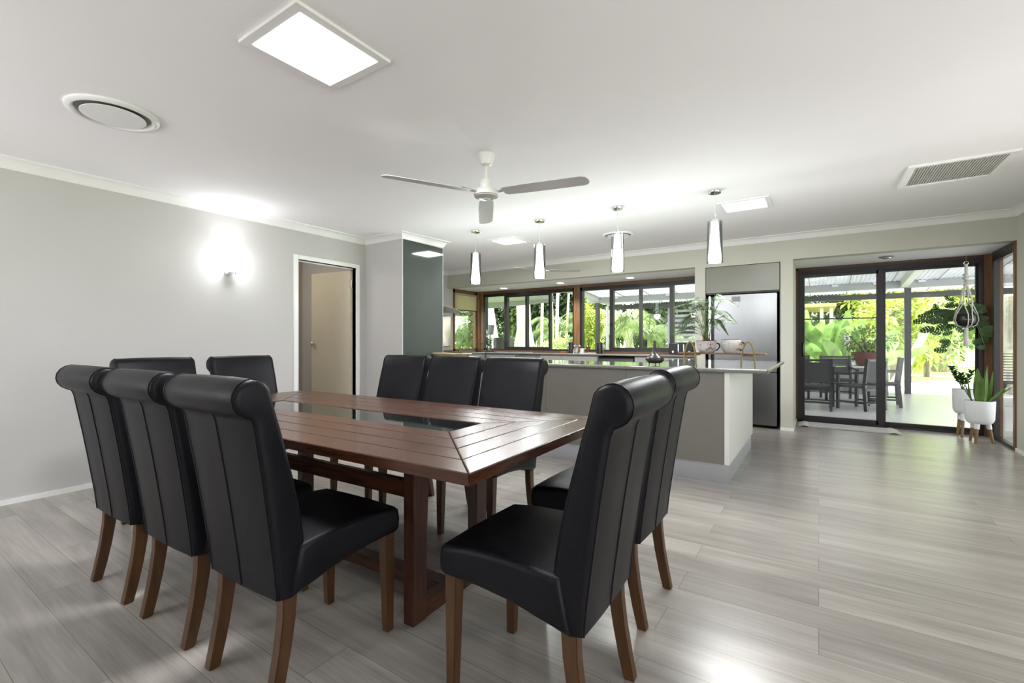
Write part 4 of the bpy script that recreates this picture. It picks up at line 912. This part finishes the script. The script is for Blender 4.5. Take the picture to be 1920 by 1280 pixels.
sp_ = cyl_thing('white_pot', 'small white square-shouldered pot on the low patio wall', 'plant pot', .615, 12.6, [('pot_body', [(.07, 0), (.085, .01), (.095, .12), (.08, .12), (.01, .10)], LABELW)], z=.601)
s2_ = MB(); cluster(s2_, (.615, 12.6, .78), (.10, .1, .09), 90, .07, .03, .1); tag(s2_.build('succulent', LF_D, None), 'small dark succulent in the white pot', 'plant')
# outdoor table and chairs
ot = thing('outdoor_table', 'dark outdoor dining table with glass top on the patio', 'outdoor table', (-.15, 10.35, -.012))
MB().prism([(-.95, 9.75), (.25, 9.75), (.40, 9.95), (.40, 10.75), (.25, 10.95), (-.95, 10.95)], 'z', .69, .705).build('tabletop', mat('green_table_glass', (.16, .20, .15), .04), ot)
for x in (-.85, .2):
    for y in (9.85, 10.85): MB().box(x - .03, x + .03, y - .03, y + .03, -.012, .69).build('leg', OUTCH, ot)
MB().box(-.88, .23, 9.83, 9.88, .64, .69).box(-.88, .23, 10.82, 10.87, .64, .69).build('apron', OUTCH, ot)
def out_chair(label, loc, rz):
    t = thing('patio_chair', label, 'outdoor chair', loc, rz, 'black patio chairs'); w_ = .25
    for sx in (-1, 1):
        MB().bar((sx * w_, .44, 0), (sx * w_, .44, .60), .04, .045).build('leg', OUTCH, t, world=False)
        MB().prism([(-.03, 0), (.02, 0), (.05, .40), (.0, .86), (-.045, .86), (.0, .42)], 'x', sx * w_ - .018, sx * w_ + .018).build('leg', OUTCH, t, world=False)
        MB().bar((sx * w_, -.0, .62), (sx * w_, .48, .60), .05, .022).build('armrest', OUTCH, t, world=False)
        MB().bar((sx * w_, .02, .13), (sx * w_, .44, .13), .02, .03).build('stretcher', OUTCH, t, world=False)
    MB().box(-w_, w_, .02, .46, .37, .41).build('seat', SLING, t, world=False)
    MB().prism([(.012, .47), (.022, .47), (-.015, .80), (-.025, .80)], 'x', -w_ + .018, w_ - .018).build('backrest', SLING, t, world=False)
    MB().box(-w_ + .018, w_ - .018, -.045, -.015, .81, .85).box(-w_, w_, -.01, .02, .33, .37).box(-w_, w_, -.01, .02, .12, .15).build('rail', OUTCH, t, world=False)
    return t
oc = out_chair('black patio chair with its back to the glass door, left end', (-.08, 9.17, -.012), 0)
again(oc, (.78, 9.66, -.012), R(56), 'black patio chair with arms turned sideways behind the left door leaf', 'black patio chairs')
again(oc, (1.18, 10.55, -.012), R(88), 'black patio chair beside the dark veranda post', 'black patio chairs')
again(oc, (-.42, 11.35, -.012), PI, 'black patio chair on the garden side of the outdoor table, left', 'black patio chairs')
again(oc, (.28, 11.4, -.012), PI + .2, 'black patio chair on the garden side of the outdoor table, right', 'black patio chairs')
# slatted lounge seen through side window
t = thing('slatted_lounge_chair', 'dark slatted lounge chair seen through the narrow right window', 'outdoor chair', (2.95, 11.6, -.012))
for i in range(11): MB().bar((2.65, 11.75 + i * .045, .42 + i * .048), (3.35, 11.75 + i * .045, .42 + i * .048), .035, .015).build('slat', OUTCH, t)
for x in (2.65, 3.7): MB().bar((x, 11.7, .36), (x, 12.25, .95), .04, .05).bar((x, 11.85, .5), (x, 12.15, -.01), .04, .05).bar((x, 11.7, .38), (x, 11.2, .40), .04, .05).bar((x, 11.2, .42), (x, 11.75, -.01), .04, .05).build('side_frame', OUTCH, t)
for i in range(7): MB().bar((2.65, 11.25 + i * .07, .41), (3.35, 11.25 + i * .07, .41), .05, .015).build('slat', OUTCH, t)
# garden lights
t = thing('garden_lantern', 'white-capped stake lantern among the banana leaves', 'lantern', (.55, 13.3, 0))
MB().tube([(.55, 13.3, -.05), (.55, 13.3, 1.0)], .015, 8).build('stake', BEAMG, t); MB().lathe([(.05, 1.0), (.055, 1.02), (.05, 1.14)], (.55, 13.3, 0), 16).build('lamp_glass', LABELW, t); MB().lathe([(.055, 1.14), (.06, 1.24), (.045, 1.30), (.01, 1.33)], (.55, 13.3, 0), 16).build('cap', LABELW, t, smooth=40)
LPX = -7.48
t = thing('garden_lamp_post', 'slim lamp post with square lantern outside the left kitchen window', 'lamp post', (LPX, 10.2, 0))
MB().tube([(LPX, 10.2, -.05), (LPX, 10.2, 1.32)], .025, 10).build('post', GREY, t); MB().prism([(LPX - .05, 1.32), (LPX + .05, 1.32), (LPX + .09, 1.58), (LPX - .09, 1.58)], 'y', 10.12, 10.28).build('lantern', mat('lantern_dark', (.05, .06, .06), .3), t); MB().box(LPX - .012, LPX + .012, 10.10, 10.115, 1.34, 1.56).build('tube', LABELW, t)
t = thing('barbecue', 'dark box-shaped barbecue outside the left kitchen window', 'barbecue', (-7.42, 10.8, 0))
MB().box(-7.68, -7.20, 10.6, 11.0, .86, 1.24).build('hood', mat('bbq', (.05, .055, .05), .4), t, bevel=.03); MB().box(-7.66, -7.22, 10.62, 11.0, -.05, .86).build('cabinet', LABELW, t)
# shed
t = thing('garden_shed', 'timber garden shelter with flat roof behind the banana plants', 'shed', (.5, 24, 0))
MB().box(-4.5, .58, 22, 26, 2.50, 2.64).build('roof', mat('shed_roof', (.42, .30, .16), .7), t)
for x in (-4, -1.5, -.55, .10, .42): MB().box(x - .06, x + .06, 22.2, 22.32, -.05, 2.50).build('post', mat('shed_post', (.45, .42, .36), .7), t)
MB().box(-4.2, -.3, 25.5, 25.6, -.05, 2.5).build('rear_wall', mat('shed_wall', (.12, .11, .09), .8), t)

# ---------------------------------------------------------------- vegetation
def tree(name, label, cat, x, y, h, tr_, crown, n, leafmat, bark, L_=.3, W_=.13, grp=None, lean=0, ncl=9, z0=-.06):
    t = thing(name, label, cat, (x, y, z0), 0, grp); tk = MB()
    tk.tube([(x, y, z0), (x + lean * .3, y, h * .3), (x + lean, y, h * .72)], [tr_ * 1.35, tr_, tr_ * .6], 12)
    cx_, cy_, cz_ = x + lean, y, h - crown[2]
    for k in range(5):
        a = 2 * PI * k / 5 + 1; tk.tube([(x + lean * .8, y, h * .5), (cx_ + crown[0] * .5 * math.cos(a), cy_ + crown[1] * .5 * math.sin(a), cz_ + crown[2] * .2)], [tr_ * .45, tr_ * .12], 6)
    tk.build('trunk', bark, t, smooth=50); lf = MB(); r2 = random.Random(int(x * 97 + y * 13))
    for k in range(ncl):
        a = r2.uniform(0, 2 * PI); e = r2.uniform(-.7, 1); rr = r2.uniform(.35, .72)
        c_ = (cx_ + crown[0] * rr * math.cos(a), cy_ + crown[1] * rr * math.sin(a), cz_ + crown[2] * e * .62); s_ = r2.uniform(.36, .55)
        cluster(lf, c_, (crown[0] * s_, crown[1] * s_, crown[2] * s_), n // ncl, L_, W_, .25)
    lf.build('crown', leafmat, t); return t
GT = 'trees beyond the lawn'
# behind the glass doors
for x, y, h, cr_, m_, lb_ in (
    (-1.6, 30, 6.2, (1.7, 1.4, 2.9), LF_M, 'mid green tree behind the shed, seen at the left of the sliding door'),
    (.9, 29, 6.0, (1.6, 1.4, 2.8), LF_D, 'dark green tree above the banana leaves in the left door leaf'),
    (2.6, 26, 5.4, (1.5, 1.4, 2.5), LF_Y, 'yellow-green tree beyond the lawn next to the door mullion'),
    (4.3, 31, 4.6, (1.4, 1.3, 2.2), LF_L, 'pale green tree beyond the lawn right of the dark veranda post'),
    (6.6, 30, 6.0, (1.7, 1.4, 2.6), LF_M, 'green tree beyond the lawn behind the hanging plant'),
    (9.2, 31, 6.5, (1.9, 1.4, 2.8), LF_L, 'pale tree beyond the lawn seen through the narrow right window')):
    tree('garden_tree', lb_, 'tree', x, y, h, .16, cr_, 3000, m_, BARKD, .34, .16, GT, ncl=13)
tree('shade_tree', 'dark-trunked spreading tree on the lawn below the hanging plant', 'tree', 3.98, 24.5, 3.6, .22, (1.3, 1.1, .9), 1500, LF_Y, BARKD, .4, .18, None, .5)
tree('broad_trunk_tree', 'pale barked tree trunk seen through the narrow right window', 'tree', 3.75, 14.8, 9, .26, (2.5, 2, 1.5), 900, LF_M, BARKP, .4, .18)
tree('lime_shrub', 'yellow-green shrub behind the veranda post', 'shrub', 1.9, 18.2, 2.9, .06, (1.0, .9, 1.4), 2400, LF_Y, BARKD, .26, .09)
tree('pale_shrub', 'pale green shrub right of the dark veranda post beyond the patio', 'shrub', 3.0, 20.5, 2.5, .06, (.9, .8, 1.2), 1800, LF_L, BARKD, .26, .09)
# hedge along the back of lawn
for i, lb_ in enumerate(('behind the shed', 'behind the banana leaves', 'left of the veranda post', 'right of the veranda post', 'behind the dark-trunked tree', 'behind the hanging plant', 'at the right edge of the door', 'in the narrow right window')):
    tree('hedge_shrub', 'round hedge shrub at the back of the lawn ' + lb_, 'shrub', -1.4 + i * 1.75, 38 + (i % 2), 2.6, .1, (1.1, .8, 1.25), 900, (LF_M, LF_L)[i % 2], BARKD, .34, .15, 'hedge shrubs behind the lawn')
# frangipani-like pale trunk with spiky head
t = thing('spiky_palm', 'leaning pale-trunked plant with a spiky leaf head right of the veranda post', 'palm', (2.2, 16.5, 0)); st_ = MB().tube([(1.75, 16.5, -.06), (2.05, 16.5, .6), (2.44, 16.5, 1.50)], [.13, .10, .08], 10); st_.build('trunk', BARKP, t, smooth=50); lf = MB()
for i in range(60):
    a = rnd.uniform(0, 2 * PI); e = rnd.uniform(-.3, 1.4); lf.leaf((2.44, 16.5, 1.50), (math.cos(a) * math.cos(e), math.sin(a) * math.cos(e), math.sin(e)), rnd.uniform(.35, .6), .04, bend=.25)
lf.build('leaf_head', LF_L, t)
# banana-leaved plants
def big_leaf(mb, p, az, lean, L_, W_, droop=.25):
    d = Vector((math.cos(az) * math.sin(lean), math.sin(az) * math.sin(lean), math.cos(lean))); a = d.cross(Vector((.3, -1, .2))).normalized(); p = Vector(p); nn = a.cross(d); vs = []; n = 10
    for i in range(n + 1):
        u = i / n; c = p + d * (L_ * u) + Vector((math.cos(az), math.sin(az), 0)) * (droop * L_ * u * u * .5) - Vector((0, 0, droop * L_ * u * u * .5)); ww = W_ / 2 * (math.sin(PI * min(1, (u * .93 + .07))) ** .55)
        vs += [c - a * ww + nn * ww * .35, c, c + a * ww + nn * ww * .35]
    mb.add(vs, [(3 * i + j, 3 * i + j + 1, 3 * i + 4 + j, 3 * i + 3 + j) for i in range(n) for j in (0, 1)])
for bi, (x, y, s_, lb_) in enumerate(((-.35, 14.9, 1.0, 'big-leafed banana plant at the left of the sliding door view'), (.42, 14.6, .95, 'big-leafed banana plant with tall upright leaves in the left door leaf'), (1.0, 15.6, .8, 'small banana plant behind the maroon pot'), (-1.35, 15.4, 1.0, 'banana plant by the far left edge of the sliding door'))):
    t = thing('banana_plant', lb_, 'banana plant', (x, y, -.06)); lf, st_ = MB(), MB()
    r2 = random.Random(40 + bi)
    for k in range(13):
        az = R(k * 137.5 + bi * 40); ln = r2.uniform(.1, 1.0); base = Vector((x + r2.uniform(-.15, .15), y + r2.uniform(-.15, .15), -.06)); sl = r2.uniform(.5, 1.0) * s_; d = Vector((math.cos(az) * math.sin(ln * .6), math.sin(az) * math.sin(ln * .6), math.cos(ln * .6)))
        q = base + d * sl; st_.tube([base, base.lerp(q, .5), q], [.05, .035, .02], 6); big_leaf(lf, q, az, ln, r2.uniform(.9, 1.45) * s_, r2.uniform(.24, .36) * s_)
    if bi == 1:
        for px_, pz_, az, ln, L_, W_ in ((.40, .65, 0, .12, 1.35, .30), (.45, .45, 0, .80, 1.5, .40), (.45, .35, 0, 1.1, 1.4, .30), (.35, .6, PI, .55, 1.4, .38), (.3, .7, PI, .95, 1.2, .36)): big_leaf(lf, (px_, 14.4, pz_), az, ln, L_, W_, .12)
    lf.build('leaves', LF_B, t, smooth=50); st_.build('stems', LF_L, t)
# kitchen window garden
def palm(x, y, h, tr_, nf, fl_, label, m_=LF_M, lean=0, seedv=1, bark=BARKP):
    t = thing('garden_palm', label, 'palm', (x, y, -.06), 0, 'palms outside the kitchen windows'); MB().tube([(x, y, -.06), (x + lean * .4, y, h * .5), (x + lean, y, h)], [tr_ * 1.3, tr_, tr_ * .8], 10).build('trunk', bark, t, smooth=50)
    lf = MB(); r2 = random.Random(seedv)
    for k in range(nf):
        az = 2 * PI * k / nf + r2.uniform(-.2, .2); L_ = fl_ * r2.uniform(.8, 1.15); lift = L_ * r2.uniform(.1, .75); base = Vector((x + lean, y, h)); d = Vector((math.cos(az), math.sin(az), 0)); pts = []
        for i in range(9): u = i / 8; pts.append(base + d * L_ * u * .9 + Vector((0, 0, lift * math.sin(u * PI / 1.6) - L_ * .55 * u * u)))
        lf.tube(pts, [.02 * (1 - .8 * i / 8) for i in range(9)], 4)
        for i in range(26):
            u = .12 + .86 * i / 25; kk = u * 8; i0 = min(int(kk), 7); p = pts[i0].lerp(pts[i0 + 1], kk - i0); dd = (pts[i0 + 1] - pts[i0]).normalized(); s_ = dd.cross(Vector((0, 0, 1))).normalized()
            for sg in (-1, 1): lf.leaf(p, dd * .6 + s_ * sg + Vector((0, 0, -.25)), fl_ * .34 * math.sin(PI * (u * .8 + .15)), .035, bend=.35)
    lf.build('fronds', m_, t); return t
palm(-4.66, 15.2, 1.35, .06, 14, 1.5, 'feathery palm with pale trunk in the middle of the right kitchen window', LF_M, 0, 3)
palm(-6.0, 17.2, 1.7, .08, 14, 1.6, 'feathery palm left of centre in the right kitchen window', LF_L, -.2, 4)
palm(-3.9, 16.4, .9, .07, 13, 1.4, 'low palm near the slatted screen in the right kitchen window', LF_M, .1, 5)
palm(-8.3, 15.8, 1.5, .06, 13, 1.4, 'feathery palm in the middle of the left kitchen window', LF_M, 0, 6)
palm(-6.9, 13.6, .7, .05, 13, 1.2, 'low bright palm near the timber post in the left kitchen window', LF_Y, 0, 7)
t = thing('fig_trunk_tree', 'massive pale buttressed trunk in the left kitchen window', 'tree', (-8.1, 13.0, -.06)); tk = MB().tube([(-8.1, 13.0, -.06), (-8.12, 13.0, .8), (-8.14, 13.0, 1.5), (-8.2, 13.0, 3), (-8.2, 13.0, 5)], [.42, .33, .24, .22, .2], 20)
for a in (10, 75, 150, 210, 290, 340): tk.tube([(-8.1 + .5 * math.cos(R(a)), 13.0 + .5 * math.sin(R(a)), -.06), (-8.1 + .32 * math.cos(R(a)), 13.0 + .32 * math.sin(R(a)), .6), (-8.13 + .16 * math.cos(R(a)), 13.0 + .16 * math.sin(R(a)), 1.8)], [.13, .10, .05], 8)
tk.build('trunk', BARKP, t, smooth=60); lf = MB(); cluster(lf, (-8.2, 13.0, 5.2), (.9, .8, .7), 900, .35, .16, .2); lf.build('crown', LF_M, t)
t = thing('pale_trunk_tree', 'white bulging tree trunk at the left end of the left kitchen window', 'tree', (-8.8, 12.0, -.06)); MB().tube([(-8.65, 12.0, -.06), (-8.72, 12.0, .8), (-8.82, 12.0, 1.6), (-8.95, 12.0, 2.6), (-9.0, 12.0, 4)], [.34, .28, .22, .18, .16], 14).build('trunk', mat('white_bark', (.75, .74, .72), .8, bump=.5, bscale=10, var=.1), t, smooth=60); lf = MB(); cluster(lf, (-9.0, 12.0, 4.3), (.5, .5, .5), 500, .3, .14, .2); lf.build('crown', LF_M, t)
for i, (x, y, h, tr_, lean) in enumerate(((-7.83, 13.6, 4, .05, .03), (-7.9, 14.6, 4, .04, -.05), (-7.38, 13.8, 4, .055, .05), (-7.75, 15.2, 4, .045, .1), (-6.85, 18.0, 4.5, .10, -.25), (-6.3, 18.5, 4.5, .08, -.2))):
    t = thing('bamboo_stem', ['slim pale stem just right of the massive trunk', 'thin leaning stem second from the massive trunk', 'thick pale stem near the sliding latch of the left window', 'slim stem further back in the left window', 'leaning ringed stem behind the right window at left', 'leaning ringed stem crossing another in the right window'][i], 'tree', (x, y, -.06), 0, 'slender garden stems')
    MB().tube([(x, y, -.06), (x + lean, y, h * .5), (x + lean * 2.2, y, h)], [tr_ * 1.2, tr_, tr_ * .8], 8).build('stem', BARKP, t, smooth=50)
for x, y, h, cr_, m_, n_, lb_ in (
    (-6.35, 14.5, 2.5, (.42, .4, 1.2), LF_Y, 2600, 'bright yellow-green shrub just right of the timber window post'),
    (-6.4, 12.3, 1.2, (.6, .5, .6), LF_L, 1500, 'pale green shrub below the left kitchen window, right side'),
    (-7.25, 11.9, .95, (.6, .4, .5), LF_Y, 1500, 'lime groundcover shrub in front of the massive trunk'),
    (-5.8, 15.0, .95, (.6, .5, .5), LF_L, 1500, 'pale flowering shrub at the left of the right kitchen window'),
    (-4.1, 15.0, 1.0, (.7, .5, .5), LF_Y, 1500, 'yellow-green low shrub behind the dark bottle vase'),
    (-8.6, 9.7, 2.3, (.7, .9, 1.3), LF_L, 2600, 'pale green shrub outside the kitchen side window'),
    (-10.6, 9.9, 3.0, (1.1, 1.5, 1.6), LF_M, 2600, 'green shrub further out from the kitchen side window'),
    (-8.2, 8.1, 1.4, (.6, .6, .8), LF_L, 1800, 'low pale shrub under the kitchen side window')):
    tree('garden_shrub', lb_, 'shrub', x, y, h, .04, cr_, n_, m_, BARKD, .13, .055, None)
GD = 'dark trees behind the kitchen garden'
for x, y, h, m_, lb_ in ((-15.2, 20, 4.8, LF_D, 'dark tree at the far left behind the kitchen garden'), (-13.3, 21, 5, LF_M, 'green tree behind the white trunk'), (-11.6, 20, 4.8, LF_D, 'dark tree behind the massive trunk'), (-9.9, 21, 4.8, LF_D, 'dark tree behind the slender stems'), (-8.2, 20, 4.8, LF_M, 'green tree behind the yellow-green shrub'), (-6.6, 21.2, 4.8, LF_D, 'dark tree behind the leaning stems'), (-5.0, 20, 4.8, LF_D, 'dark tree behind the central palm'), (-3.4, 21, 4.6, LF_M, 'green tree behind the slatted screen'), (-14.0, 11.5, 4.8, LF_M, 'green tree far beyond the kitchen side window'), (-13.5, 15.3, 4.8, LF_D, 'dark tree far beyond the side window and white trunk')):
    tree('background_tree', lb_, 'tree', x, y, h, .12, (1.15, 1.1, h * .47), 3400, m_, BARKD, .34, .15, GD, ncl=16)
